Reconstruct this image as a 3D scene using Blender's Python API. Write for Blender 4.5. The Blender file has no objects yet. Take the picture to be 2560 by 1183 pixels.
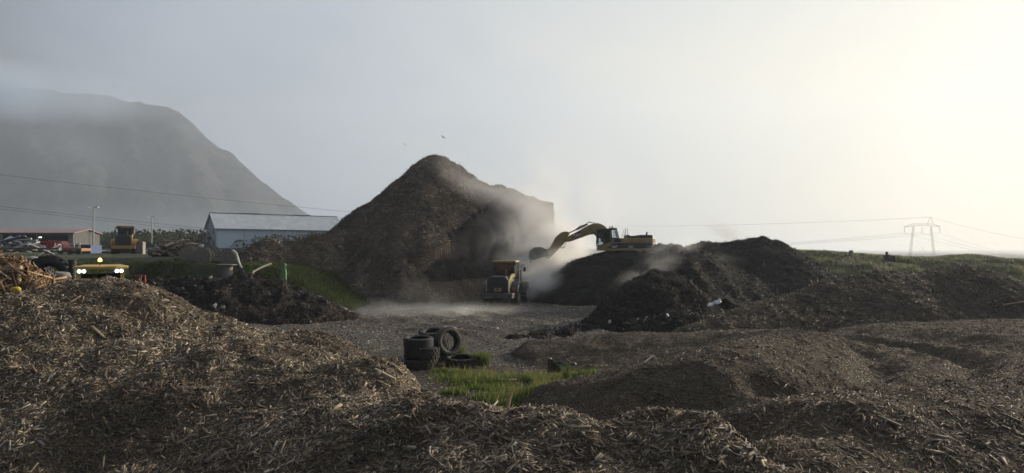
import bpy, math, random
import numpy as np
from mathutils import Vector, Matrix, Euler

R = math.radians
random.seed(7)
RNG = np.random.default_rng(11)
SC = bpy.context.scene
COL = SC.collection

# ------------------------------------------------------------------ camera
F = 1708.0            # focal length in photo pixels (photo is 2560 wide)
H = 4.3               # eye height above the yard floor
PITCH = math.atan(33.5 / F)
KD = 0.9
cam_d = bpy.data.cameras.new('camera')
cam_d.sensor_width = 36.0
cam_d.lens = 36.0 * F / 2560.0
cam_d.clip_start = 0.05
cam_d.clip_end = 20000.0
cam = bpy.data.objects.new('camera', cam_d)
COL.objects.link(cam)
cam.location = (0, 0, H)
cam.rotation_euler = (R(90) + PITCH, 0, 0)
SC.camera = cam

# ------------------------------------------------------------------ sun, sky, exposure
SUN_AZ, SUN_EL = 54.0, 17.0
sd = Vector((math.sin(R(SUN_AZ)) * math.cos(R(SUN_EL)), math.cos(R(SUN_AZ)) * math.cos(R(SUN_EL)), math.sin(R(SUN_EL))))
sl = bpy.data.lights.new('sun', 'SUN')
sl.energy = 5.0
sl.angle = R(1.2)
sl.color = (1.0, 0.87, 0.68)
so = bpy.data.objects.new('sun', sl)
COL.objects.link(so)
so.rotation_euler = (-sd).to_track_quat('-Z', 'Y').to_euler()
so.location = (60, 40, 60)

W = bpy.data.worlds.new('World')
SC.world = W
W.use_nodes = True
nt = W.node_tree
N, L = nt.nodes, nt.links
N.clear()


def wn(t, **kw):
    n = N.new(t)
    for k, v in kw.items():
        setattr(n, k, v)
    return n


out = wn('ShaderNodeOutputWorld')
bg_sky = wn('ShaderNodeBackground')
sky = wn('ShaderNodeTexSky')
sky.sky_type = 'NISHITA'
sky.sun_disc = False
sky.sun_elevation = R(SUN_EL)
sky.sun_rotation = R(SUN_AZ)
sky.dust_density = 4.0
sky.air_density = 1.3
L.new(sky.outputs[0], bg_sky.inputs[0])
bg_sky.inputs[1].default_value = 0.05
tc = wn('ShaderNodeTexCoord')
dot = wn('ShaderNodeVectorMath', operation='DOT_PRODUCT')
dot.inputs[1].default_value = Vector((math.sin(R(SUN_AZ)), math.cos(R(SUN_AZ)), 0.18)).normalized()
L.new(tc.outputs['Generated'], dot.inputs[0])
# drifting cloud banks
mp = wn('ShaderNodeMapping')
mp.inputs['Scale'].default_value = (1.0, 1.0, 1.8)
mp.inputs['Rotation'].default_value = (0.0, 0.5, 0.0)
L.new(tc.outputs['Generated'], mp.inputs[0])
ns = wn('ShaderNodeTexNoise')
ns.inputs['Scale'].default_value = 2.4
ns.inputs['Detail'].default_value = 5.0
ns.inputs['Roughness'].default_value = 0.5
ns.inputs['Distortion'].default_value = 0.5
L.new(mp.outputs[0], ns.inputs['Vector'])
mm = wn('ShaderNodeMath', operation='MULTIPLY_ADD')
mm.inputs[1].default_value = 0.60
mm.inputs[2].default_value = -0.30
L.new(ns.outputs['Fac'], mm.inputs[0])
ad = wn('ShaderNodeMath', operation='ADD')
L.new(dot.outputs['Value'], ad.inputs[0])
L.new(mm.outputs[0], ad.inputs[1])
rm = wn('ShaderNodeMapRange')
rm.inputs[1].default_value = -1.0
rm.inputs[2].default_value = 1.0
L.new(ad.outputs[0], rm.inputs[0])
cr = wn('ShaderNodeValToRGB')
cr.color_ramp.interpolation = 'B_SPLINE'
els = [(0.0, (0.04, 0.045, 0.055)), (0.45, (0.09, 0.10, 0.13)), (0.60, (0.31, 0.365, 0.46)), (0.73, (0.45, 0.50, 0.56)),
       (0.84, (0.60, 0.615, 0.60)), (0.92, (0.67, 0.655, 0.57)), (0.965, (0.71, 0.665, 0.53)), (1.0, (0.77, 0.70, 0.52))]
ce = cr.color_ramp.elements
ce[0].position = els[0][0]
ce[0].color = (*els[0][1], 1)
ce[1].position = els[-1][0]
ce[1].color = (*els[-1][1], 1)
for p_, c_ in els[1:-1]:
    e_ = ce.new(p_)
    e_.color = (*c_, 1)
L.new(rm.outputs[0], cr.inputs[0])
bg_fog = wn('ShaderNodeBackground')
L.new(cr.outputs[0], bg_fog.inputs[0])
bg_fog.inputs[1].default_value = 0.76
mx = wn('ShaderNodeMixShader')
mx.inputs[0].default_value = 0.88
L.new(bg_sky.outputs[0], mx.inputs[1])
L.new(bg_fog.outputs[0], mx.inputs[2])
L.new(mx.outputs[0], out.inputs['Surface'])

SC.view_settings.view_transform = 'Standard'
SC.view_settings.look = 'None'
SC.view_settings.exposure = 0.62
SC.view_settings.gamma = 1.0
SC.render.engine = 'CYCLES'
cy = SC.cycles
cy.use_denoising = True
cy.max_bounces = 5
cy.diffuse_bounces = 3
cy.glossy_bounces = 2
cy.transmission_bounces = 4
cy.volume_bounces = 3
cy.transparent_max_bounces = 12
cy.volume_step_rate = 1.0
cy.volume_max_steps = 256
cy.sample_clamp_indirect = 4.0

# ------------------------------------------------------------------ helpers


def P(px, py, D):
    """World point seen at photo pixel px, py at depth D."""
    u = (px - 1280.0) / F
    v = (591.5 - py) / F
    c, s = math.cos(PITCH), math.sin(PITCH)
    d = Vector((u, c - v * s, s + v * c))
    t = D * KD / d.y
    return Vector((d.x * t, d.y * t, H + d.z * t))


def tag(o, label=None, cat=None, group=None, kind=None):
    if label: o['label'] = label
    if cat: o['category'] = cat
    if group: o['group'] = group
    if kind: o['kind'] = kind
    return o


def thing(name, loc, rz=0.0, label=None, cat=None, group=None, kind=None):
    o = bpy.data.objects.new(name, None)
    o.empty_display_size = 0.3
    COL.objects.link(o)
    o.location = loc
    o.rotation_euler = (0, 0, rz)
    return tag(o, label, cat, group, kind)


def mesh_np(name, V, Q, mat, parent=None, col=None, smooth=False):
    """V (n,3), Q (m,k) arrays -> object"""
    me = bpy.data.meshes.new(name)
    V = np.ascontiguousarray(V, dtype=np.float32)
    Q = np.ascontiguousarray(Q, dtype=np.int32)
    k = Q.shape[1]
    me.vertices.add(len(V))
    me.vertices.foreach_set('co', V.ravel())
    me.loops.add(Q.size)
    me.loops.foreach_set('vertex_index', Q.ravel())
    me.polygons.add(len(Q))
    me.polygons.foreach_set('loop_start', np.arange(0, Q.size, k, dtype=np.int32))
    me.polygons.foreach_set('loop_total', np.full(len(Q), k, dtype=np.int32))
    if smooth:
        me.polygons.foreach_set('use_smooth', np.ones(len(Q), dtype=bool))
    me.update(calc_edges=True)
    if col is not None:
        ca = me.color_attributes.new('tone', 'FLOAT_COLOR', 'POINT')
        c4 = np.ones((len(V), 4), dtype=np.float32)
        c4[:, :3] = col
        ca.data.foreach_set('color', c4.ravel())
    if mat: me.materials.append(mat)
    o = bpy.data.objects.new(name, me)
    COL.objects.link(o)
    if parent: o.parent = parent
    return o


class MB:
    def __init__(s):
        s.v, s.f = [], []

    def add(s, vs, fs):
        b = len(s.v)
        s.v += [tuple(v) for v in vs]
        s.f += [tuple(b + i for i in f) for f in fs]
        return s

    def box(s, c, d, rot=None, taper=1.0):
        hx, hy, hz = d[0] / 2, d[1] / 2, d[2] / 2
        m = (Euler(rot).to_matrix() if rot else Matrix.Identity(3))
        vs = []
        for z in (-1, 1):
            t = taper if z > 0 else 1.0
            for x, y in ((-1, -1), (1, -1), (1, 1), (-1, 1)):
                vs.append(m @ Vector((x * hx * t, y * hy * t, z * hz)) + Vector(c))
        return s.add(vs, [(3, 2, 1, 0), (4, 5, 6, 7), (0, 1, 5, 4), (1, 2, 6, 5), (2, 3, 7, 6), (3, 0, 4, 7)])

    def cyl(s, a, b, r0, r1=None, n=12):
        a, b = Vector(a), Vector(b)
        r1 = r0 if r1 is None else r1
        q = (b - a).to_track_quat('Z', 'Y')
        vs = []
        for p_, r in ((a, r0), (b, r1)):
            for i in range(n):
                t = 2 * math.pi * i / n
                vs.append(p_ + q @ Vector((r * math.cos(t), r * math.sin(t), 0)))
        fs = [(i, (i + 1) % n, n + (i + 1) % n, n + i) for i in range(n)]
        fs += [tuple(range(n - 1, -1, -1)), tuple(range(n, 2 * n))]
        return s.add(vs, fs)

    def tube(s, pts, r, n=8, r_end=None):
        pts = [Vector(p_) for p_ in pts]
        m = len(pts)
        vs = []
        for i, p_ in enumerate(pts):
            d = (pts[min(i + 1, m - 1)] - pts[max(i - 1, 0)]).normalized()
            up = Vector((0, 0, 1)) if abs(d.z) < 0.9 else Vector((1, 0, 0))
            a = d.cross(up).normalized()
            b = d.cross(a)
            rr = r if r_end is None else r + (r_end - r) * i / (m - 1)
            for k in range(n):
                t = 2 * math.pi * k / n
                vs.append(p_ + a * math.cos(t) * rr + b * math.sin(t) * rr)
        fs = []
        for i in range(m - 1):
            for k in range(n):
                fs.append((i * n + k, i * n + (k + 1) % n, (i + 1) * n + (k + 1) % n, (i + 1) * n + k))
        fs += [tuple(range(n - 1, -1, -1)), tuple((m - 1) * n + k for k in range(n))]
        return s.add(vs, fs)

    def prism(s, poly, axis, lo, hi):
        """poly of 2D points; axis 'x': points are (y,z); 'y': (x,z); 'z': (x,y)."""
        def mk(p_, t):
            if axis == 'x': return (t, p_[0], p_[1])
            if axis == 'y': return (p_[0], t, p_[1])
            return (p_[0], p_[1], t)
        n = len(poly)
        vs = [mk(p_, lo) for p_ in poly] + [mk(p_, hi) for p_ in poly]
        fs = [tuple(range(n)), tuple(range(2 * n - 1, n - 1, -1))]
        fs += [(i, n + i, n + (i + 1) % n, (i + 1) % n) for i in range(n)]
        return s.add(vs, fs)

    def lathe(s, prof, n=28, closed=True, wob=None):
        """prof (r,z) around z"""
        m = len(prof)
        vs = []
        for i in range(n):
            t = 2 * math.pi * i / n
            for (r, z) in prof:
                rr, zz = (r, z) if wob is None else wob(r, z, t)
                vs.append((rr * math.cos(t), rr * math.sin(t), zz))
        fs = []
        for i in range(n):
            j = (i + 1) % n
            for k in range(m if closed else m - 1):
                l = (k + 1) % m
                fs.append((i * m + k, j * m + k, j * m + l, i * m + l))
        return s.add(vs, fs)

    def xf(s, M):
        s.v = [tuple(M @ Vector(v)) for v in s.v]
        return s

    def build(s, name, mat, parent=None, smooth=False, bevel=0.0):
        me = bpy.data.meshes.new(name)
        me.from_pydata(s.v, [], s.f)
        me.update()
        if smooth:
            for p_ in me.polygons: p_.use_smooth = True
        me.materials.append(mat)
        o = bpy.data.objects.new(name, me)
        COL.objects.link(o)
        if parent: o.parent = parent
        if bevel:
            b = o.modifiers.new('bevel', 'BEVEL')
            b.width = bevel
            b.segments = 2
            b.limit_method = 'ANGLE'
        return o


# ---- noise in numpy
_T = np.random.default_rng(5).random((512, 512))


def vnoise(x, y):
    xi = np.floor(x).astype(int)
    yi = np.floor(y).astype(int)
    fx = x - xi
    fy = y - yi
    fx = fx * fx * fx * (fx * (fx * 6 - 15) + 10)
    fy = fy * fy * fy * (fy * (fy * 6 - 15) + 10)
    a = _T[xi % 512, yi % 512]
    b = _T[(xi + 1) % 512, yi % 512]
    c = _T[xi % 512, (yi + 1) % 512]
    d = _T[(xi + 1) % 512, (yi + 1) % 512]
    return (a * (1 - fx) + b * fx) * (1 - fy) + (c * (1 - fx) + d * fx) * fy - 0.5


def fbm(x, y, s, octv, gain=0.5, seed=0.0):
    t = 0
    amp = 1.0
    for i in range(octv):
        ca, sa = math.cos(i * 1.3 + .4), math.sin(i * 1.3 + .4)
        t = t + amp * vnoise((x * ca - y * sa) / s + seed + 17.3 * i, (x * sa + y * ca) / s + seed * 1.7 + 9.1 * i)
        s *= 0.5
        amp *= gain
    return t


def sstep(t):
    t = np.clip(t, 0, 1)
    return t * t * (3 - 2 * t)


# ------------------------------------------------------------------ materials
MATS = {}


def mat(name, color, rough=0.7, metal=0.0, noise=0.0, nscale=8.0, bump=0.0, bscale=30.0, color2=None, attr=False, emit=None, spec=None, alpha=None):
    if name in MATS: return MATS[name]
    m = bpy.data.materials.new(name)
    m.use_nodes = True
    t = m.node_tree
    b = t.nodes['Principled BSDF']
    b.inputs['Roughness'].default_value = rough
    b.inputs['Metallic'].default_value = metal
    if spec is not None: b.inputs['Specular IOR Level'].default_value = spec
    b.inputs['Base Color'].default_value = (*color, 1)
    co = t.nodes.new('ShaderNodeTexCoord')
    src = None
    if attr:
        a = t.nodes.new('ShaderNodeVertexColor')
        a.layer_name = 'tone'
        src = a.outputs['Color']
    if color2 is not None or noise > 0:
        n = t.nodes.new('ShaderNodeTexNoise')
        n.inputs['Scale'].default_value = nscale
        n.inputs['Detail'].default_value = 6
        n.inputs['Roughness'].default_value = 0.65
        t.links.new(co.outputs['Object'], n.inputs['Vector'])
        r = t.nodes.new('ShaderNodeValToRGB')
        r.color_ramp.elements[0].position = 0.36
        r.color_ramp.elements[1].position = 0.66
        c2 = color2 if color2 is not None else tuple(c * (1 - noise) for c in color)
        r.color_ramp.elements[0].color = (*color, 1)
        r.color_ramp.elements[1].color = (*c2, 1)
        t.links.new(n.outputs['Fac'], r.inputs[0])
        if src is not None:
            mxx = t.nodes.new('ShaderNodeMix')
            mxx.data_type = 'RGBA'
            mxx.blend_type = 'MULTIPLY'
            mxx.inputs[0].default_value = 1.0
            t.links.new(src, mxx.inputs[6])
            t.links.new(r.outputs[0], mxx.inputs[7])
            src = mxx.outputs[2]
        else:
            src = r.outputs[0]
    if src is not None:
        t.links.new(src, b.inputs['Base Color'])
    if bump > 0:
        n2 = t.nodes.new('ShaderNodeTexNoise')
        n2.inputs['Scale'].default_value = bscale
        n2.inputs['Detail'].default_value = 8
        n2.inputs['Roughness'].default_value = 0.7
        t.links.new(co.outputs['Object'], n2.inputs['Vector'])
        bp = t.nodes.new('ShaderNodeBump')
        bp.inputs['Strength'].default_value = 1.0
        bp.inputs['Distance'].default_value = bump
        t.links.new(n2.outputs['Fac'], bp.inputs['Height'])
        t.links.new(bp.outputs[0], b.inputs['Normal'])
    if emit is not None:
        b.inputs['Emission Color'].default_value = (*emit[0], 1)
        b.inputs['Emission Strength'].default_value = emit[1]
    MATS[name] = m
    return m


def glass(name, tint=(0.5, 0.6, 0.6)):
    if name in MATS: return MATS[name]
    m = bpy.data.materials.new(name)
    m.use_nodes = True
    t = m.node_tree
    t.nodes.clear()
    o = t.nodes.new('ShaderNodeOutputMaterial')
    tr = t.nodes.new('ShaderNodeBsdfTransparent')
    tr.inputs[0].default_value = (*tint, 1)
    gl = t.nodes.new('ShaderNodeBsdfGlossy')
    gl.inputs['Roughness'].default_value = 0.06
    mxs = t.nodes.new('ShaderNodeMixShader')
    fr = t.nodes.new('ShaderNodeFresnel')
    fr.inputs[0].default_value = 1.5
    t.links.new(fr.outputs[0], mxs.inputs[0])
    t.links.new(tr.outputs[0], mxs.inputs[1])
    t.links.new(gl.outputs[0], mxs.inputs[2])
    t.links.new(mxs.outputs[0], o.inputs['Surface'])
    MATS[name] = m
    return m


M_chip = mat('chip_wood', (1, 1, 1), 0.75, color2=(0.72, 0.70, 0.68), nscale=14, attr=True, spec=0.25)
M_pile = mat('chip_bed', (0.15, 0.115, 0.078), 0.95, color2=(0.055, 0.044, 0.033), nscale=26, bump=0.04, bscale=40, spec=0.1)
M_bed2 = mat('mulch_bed', (0.14, 0.112, 0.082), 0.95, color2=(0.05, 0.041, 0.032), nscale=16, bump=0.05, bscale=24, spec=0.1)
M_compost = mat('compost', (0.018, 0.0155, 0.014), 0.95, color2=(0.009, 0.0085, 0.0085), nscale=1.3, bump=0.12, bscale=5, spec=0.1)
M_mega = mat('bark_mulch', (0.15, 0.118, 0.088), 0.95, color2=(0.06, 0.048, 0.038), nscale=1.4, bump=0.12, bscale=5, spec=0.1)
M_debris = mat('debris_soil', (0.038, 0.031, 0.027), 0.95, color2=(0.016, 0.014, 0.014), nscale=1.6, bump=0.1, bscale=6, spec=0.1)
M_grass = mat('grass_blade', (1, 1, 1), 0.65, color2=(0.8, 0.85, 0.7), nscale=3, attr=True, spec=0.2)
M_turf = mat('turf', (0.03, 0.038, 0.018), 0.95, color2=(0.045, 0.045, 0.026), nscale=0.6, bump=0.1, bscale=4, spec=0.1)
M_dirt = mat('dirt', (0.07, 0.058, 0.045), 0.95, color2=(0.035, 0.03, 0.025), nscale=0.9, bump=0.06, bscale=9, spec=0.1)
M_rubber = mat('rubber', (0.022, 0.022, 0.023), 0.6, color2=(0.038, 0.037, 0.035), nscale=6, spec=0.3)
M_rubber_dusty = mat('dusty_rubber', (0.05, 0.05, 0.046), 0.75, color2=(0.10, 0.098, 0.085), nscale=5, spec=0.25)
M_yellow = mat('machine_yellow', (0.36, 0.215, 0.05), 0.5, color2=(0.34, 0.20, 0.06), nscale=2.5, spec=0.4)
M_olive = mat('weathered_yellow', (0.40, 0.29, 0.10), 0.5, color2=(0.27, 0.20, 0.09), nscale=2.0, spec=0.4)
M_yellow_b = mat('bright_yellow', (0.50, 0.35, 0.085), 0.5, color2=(0.36, 0.27, 0.10), nscale=2.5, spec=0.4)
M_black = mat('black_metal', (0.015, 0.015, 0.017), 0.55, color2=(0.03, 0.03, 0.03), nscale=5)
M_navy = mat('dark_panel', (0.028, 0.031, 0.045), 0.5, color2=(0.045, 0.045, 0.055), nscale=3)
M_steel = mat('worn_steel', (0.30, 0.29, 0.28), 0.45, 0.6, color2=(0.16, 0.13, 0.11), nscale=4)
M_white = mat('white_paint', (0.72, 0.72, 0.70), 0.6, color2=(0.55, 0.55, 0.52), nscale=3)
M_decal = mat('white_lettering', (0.80, 0.80, 0.78), 0.6)
M_glass = glass('cab_glass', (0.55, 0.66, 0.66))
M_glass_d = glass('dark_glass', (0.16, 0.19, 0.21))
M_wood = mat('old_timber', (0.25, 0.20, 0.145), 0.85, color2=(0.14, 0.11, 0.085), nscale=5)
M_wood_pale = mat('pale_timber', (0.42, 0.33, 0.22), 0.8, color2=(0.28, 0.21, 0.14), nscale=5)
M_reel = mat('reel_wood', (0.26, 0.235, 0.20), 0.85, color2=(0.15, 0.135, 0.115), nscale=4)
M_roof = mat('roof_sheet', (0.50, 0.54, 0.60), 0.4, color2=(0.38, 0.42, 0.47), nscale=0.7)
M_wall_bl = mat('blue_cladding', (0.42, 0.53, 0.66), 0.6, color2=(0.36, 0.46, 0.58), nscale=0.5)
M_trim = mat('dark_trim', (0.06, 0.08, 0.11), 0.5)
M_greenb = mat('green_plinth', (0.03, 0.085, 0.06), 0.7)
M_pink = mat('rusty_pink_roof', (0.35, 0.23, 0.23), 0.6, color2=(0.27, 0.18, 0.18), nscale=0.6)
M_darkin = mat('shed_inside', (0.05, 0.05, 0.055), 0.8)
M_conc = mat('concrete', (0.30, 0.29, 0.27), 0.85, color2=(0.2, 0.19, 0.18), nscale=2, bump=0.01, bscale=12)
M_galv = mat('galvanised', (0.26, 0.27, 0.29), 0.4, 0.7)
M_lattice = mat('lattice_steel', (0.14, 0.13, 0.125), 0.5, 0.3)
M_red = mat('red_paint', (0.50, 0.05, 0.045), 0.5, color2=(0.38, 0.05, 0.05), nscale=3)
M_blue = mat('blue_paint', (0.04, 0.09, 0.24), 0.5, color2=(0.05, 0.08, 0.17), nscale=2)
M_slate = mat('slate_paint', (0.10, 0.11, 0.16), 0.6, color2=(0.075, 0.08, 0.12), nscale=1.5)
M_tarp = mat('white_plastic', (0.75, 0.76, 0.78), 0.45, color2=(0.62, 0.63, 0.66), nscale=5)
M_greenc = mat('green_cloth', (0.10, 0.22, 0.11), 0.75, color2=(0.20, 0.32, 0.14), nscale=6)
M_bag = mat('black_plastic', (0.022, 0.023, 0.028), 0.35, color2=(0.035, 0.036, 0.045), nscale=4)
M_hose = mat('cream_hose', (0.52, 0.50, 0.42), 0.55, color2=(0.42, 0.40, 0.33), nscale=4)
M_lamp = mat('lit_lamp', (1, 1, 1), 0.3, emit=((0.85, 0.97, 1.0), 3.5))
M_lamp_s = mat('lit_ceiling_lamp', (1, 1, 1), 0.3, emit=((1.0, 0.95, 0.85), 3.0))
M_amber = mat('lit_beacon', (1, 0.5, 0.05), 0.3, emit=((1.0, 0.50, 0.06), 9.0))
M_rock = mat('hillside', (0.074, 0.073, 0.068), 0.95, color2=(0.018, 0.020, 0.027), nscale=0.03, bump=14.0, bscale=0.03, spec=0.05)
def translucent(m, k=0.5):
    t_ = m.node_tree
    b_ = t_.nodes['Principled BSDF']
    o_ = [n_ for n_ in t_.nodes if n_.type == 'OUTPUT_MATERIAL'][0]
    tr_ = t_.nodes.new('ShaderNodeBsdfTranslucent')
    mx_ = t_.nodes.new('ShaderNodeMixShader')
    mx_.inputs[0].default_value = k
    src_ = b_.inputs['Base Color'].links[0].from_socket
    t_.links.new(src_, tr_.inputs[0])
    t_.links.new(b_.outputs[0], mx_.inputs[1])
    t_.links.new(tr_.outputs[0], mx_.inputs[2])
    t_.links.new(mx_.outputs[0], o_.inputs['Surface'])


translucent(M_grass)
M_leaf = mat('leaf', (1, 1, 1), 0.7, color2=(0.75, 0.8, 0.7), nscale=2, attr=True, spec=0.2)
translucent(M_leaf, 0.4)

# ------------------------------------------------------------------ terrain functions


def rbf_fit(pts, c=0.4):
    X = np.array([(p_[0], p_[1]) for p_ in pts])
    Z = np.array([p_[2] for p_ in pts])
    D = np.sqrt(((X[:, None] - X[None]) ** 2).sum(-1) + c * c)
    n = len(X)
    A = np.zeros((n + 3, n + 3))
    A[:n, :n] = D - np.eye(n) * 0.02
    A[:n, n] = 1
    A[:n, n + 1:n + 3] = X
    A[n, :n] = 1
    A[n + 1:, :n] = X.T
    w = np.linalg.solve(A, np.concatenate([Z, np.zeros(3)]))

    def f(x, y):
        x = np.asarray(x, float)
        y = np.asarray(y, float)
        o = w[n] + w[n + 1] * x + w[n + 2] * y
        for i in range(n):
            o = o + w[i] * np.sqrt((x - X[i, 0]) ** 2 + (y - X[i, 1]) ** 2 + c * c)
        return o
    return f


def cones(pts, sx, sf, sb, r=0.6, n=10):
    """pts: (px,py,D) or Vector ridge; union of cones of slope sx sideways, sf towards the camera, sb away."""
    V = [p_ if isinstance(p_, Vector) else P(*p_) for p_ in pts]
    S = []
    for a, b in zip(V[:-1], V[1:]):
        for k in range(n):
            S.append(a.lerp(b, k / n))
    S.append(V[-1])

    def f(x, y):
        z = np.full(np.shape(x), -50.0)
        for q in S:
            dx = (x - q.x) * sx
            dy = y - q.y
            dy = np.where(dy < 0, dy * sf, dy * sb)
            z = np.maximum(z, q.z - (np.sqrt(dx * dx + dy * dy + r * r * 0.3) - r * 0.547))
        return z
    return f


def gz(x, y):
    x = np.asarray(x, float)
    y = np.asarray(y, float)
    t = sstep((y - 53) / 7) * sstep((-17 - x) / 6) 
    z = t * (3.55 + np.clip(y - 54, 0, 900) * 0.0088)
    z = z + 0.12 * fbm(x, y, 9.0, 4) * (1 - t) + 0.05 * fbm(x, y, 1.2, 3, seed=3)
    rut = np.sin(((x + 0.5 * y) + 1.2 * fbm(x, y, 7.0, 2, 0.5, 90.0)) * 3.0) * 0.05 + np.sin(((x - 0.25 * y) + 1.0 * fbm(x, y, 6.0, 2, 0.5, 94.0)) * 2.2) * 0.04
    z = z + rut * (1 - t) * sstep((y - 24) / 5) * sstep((62 - y) / 6) * sstep(fbm(x, y, 8.0, 2, 0.5, 97.0) * 4 + 0.4)
    z = z - sstep((np.hypot(x, y) - 150) / 300) * 1.0 * (x > -30)
    return z


def col_pts(px, rows, back):
    o = [tuple(P(px, py, D)) for py, D in rows]
    for D, z in back:
        u = (px - 1280) / F
        o.append((u * D * KD, D * KD, z))
    return o


fore = []
fore += col_pts(-500, [(1183, 9.3), (1000, 10.8), (860, 12.0), (790, 12.9), (760, 13.8)], [(15.5, 2.4), (19, 0.2)])
fore += col_pts(0, [(1183, 9.2), (1000, 10.8), (860, 12.1), (785, 13.0), (747, 13.8)], [(15.5, 2.6), (19, 0.4)])
fore += col_pts(120, [(1183, 9.2), (1000, 10.9), (850, 12.5), (760, 13.7), (714, 14.6)], [(16.4, 2.8), (19, 0.8)])
fore += col_pts(240, [(1183, 9.1), (1000, 10.9), (850, 12.8), (750, 14.2), (689, 15.2)], [(17.0, 3.0), (20, 0.8)])
fore += col_pts(330, [(1100, 9.8), (850, 12.8), (760, 14.1), (697, 15.2)], [(17.0, 2.9), (20, 0.8)])
fore += col_pts(400, [(900, 12.2), (760, 14.4), (725, 15.2)], [(17, 2.6)])
fore += col_pts(480, [(1183, 8.8), (1000, 10.6), (880, 12.4), (800, 14.2), (766, 15)], [(16.8, 2.3), (19.3, 0.4)])
fore += col_pts(620, [(1183, 8.5), (1000, 10.4), (890, 12.5), (830, 14.4), (806, 15.4)], [(17, 2.0), (19.5, 0.1)])
fore += col_pts(770, [(1183, 8.1), (1040, 9.5), (940, 11.6), (870, 13.9), (839, 15.5)], [(17, 1.7), (19.3, -0.2)])
fore += col_pts(860, [(1183, 7.8), (1000, 10.2), (900, 13.1), (862, 15.3)], [(16.8, 1.4), (18.8, -0.3)])
fore += col_pts(950, [(1183, 7.4), (1060, 8.7), (980, 10.6), (930, 13), (910, 14.5)], [(15.9, 1.2), (17.6, -0.3)])
fore += col_pts(1040, [(1183, 7.1), (1080, 8.2), (1010, 9.8), (962, 12.0), (948, 13)], [(14.2, 1.1), (16, -0.3)])
fore += col_pts(1100, [(1183, 6.9), (1090, 7.9), (1020, 9.5), (985, 10.8)], [(11.8, 1.0), (14.0, -0.3)])
fore += col_pts(1180, [(1183, 6.8), (1080, 7.8), (1022, 8.7)], [(9.7, 1.5), (12, 0.0)])
fore += col_pts(1280, [(1183, 6.7), (1090, 7.6), (1030, 8.4)], [(9.6, 1.6), (12, 0.2)])
fore += col_pts(1385, [(1183, 6.7), (1080, 7.6), (1021, 8.5)], [(9.7, 1.7), (12, 0.3)])
fore += col_pts(1490, [(1183, 6.5), (1100, 7.2), (1054, 7.9)], [(9.2, 1.5), (12, 0.4)])
fore += col_pts(1600, [(1183, 6.5), (1090, 7.3), (1025, 8.1)], [(9.5, 1.7), (11.5, 0.8)])
fore += col_pts(1700, [(1183, 6.0), (1110, 6.7), (1062, 7.4)], [(8.7, 1.7), (11, 1.0)])
fore += col_pts(1785, [(1183, 5.9), (1110, 6.6), (1043, 7.5)], [(8.6, 1.9), (11, 1.2)])
fore += col_pts(1870, [(1183, 5.7), (1110, 6.4)], [(7.6, 1.9), (10, 1.4)])
fore += col_pts(1990, [(1183, 5.5), (1145, 5.8)], [(6.8, 2.0), (9, 1.6)])
fore += col_pts(2150, [(1183, 5.4)], [(6.2, 2.0), (9, 1.6)])
fore += [(6.5, 4.6, 1.7), (6.5, 7, 1.2), (9, 4, 1.4), (9, 7, 0.8), (9, 12, -0.8), (9, 18, -1.5), (4, 18, -1.5), (0, 18, -1.0)]
fore += [(x_, 5.0, 0.9) for x_ in (-9, -6, -3)] + [(0, 4.4, 1.2)] + [(x_, 2.4, 0.8) for x_ in (-9, -6, -3, 0)] + [(2, 2.4, 1.1), (4, 2.4, 1.3)] + [(x_, -3, 0.7) for x_ in (-9, -3, 4)]
f_fore0 = rbf_fit(fore, 0.35)


def f_fore(x, y):
    return f_fore0(x, y) + 0.22 * fbm(x, y, 1.7, 3, 0.5, seed=1.1) + 0.10 * fbm(x, y, 0.45, 3, 0.6, seed=4.4)


right = []
right += [tuple(P(*q)) for q in [
    (2200, 1183, 7.4), (2300, 1183, 7.5), (2560, 1183, 7.6), (2800, 1183, 7.6), (2050, 1100, 7.9), (2200, 1090, 8.25), (2330, 1110, 8.1), (2450, 1080, 8.5), (2700, 1080, 8.5),
    (1900, 1085, 7.9), (2060, 1028, 8.9), (2200, 1014, 9.1), (2330, 1028, 9.0),
    (2450, 1000, 9.6), (2560, 985, 10.4), (2800, 980, 10.4),
    (2000, 1000, 14.6), (2100, 985, 15.2), (2200, 980, 15.4), (2300, 972, 15.6), (2450, 955, 14.6), (2560, 940, 13.6), (2800, 930, 13.6),
    (2080, 955, 16.9), (2150, 930, 18.2), (2300, 910, 19.2), (2450, 900, 18.6), (2560, 890, 18.0), (2900, 885, 18.0),
    (1880, 1030, 12.0), (1760, 1062, 11.0),
    (2130, 900, 19.8), (2250, 880, 21.2), (2420, 868, 22.0), (2600, 858, 22.0), (2900, 858, 22.0),
    (2120, 872, 21.8), (2180, 858, 23.2), (2300, 846, 24.4), (2450, 840, 25.4), (2650, 834, 25.8), (2900, 832, 26),
    (2120, 838, 26.4), (2250, 830, 28.0), (2400, 826, 29), (2600, 818, 30), (2900, 818, 30),
]]
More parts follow.
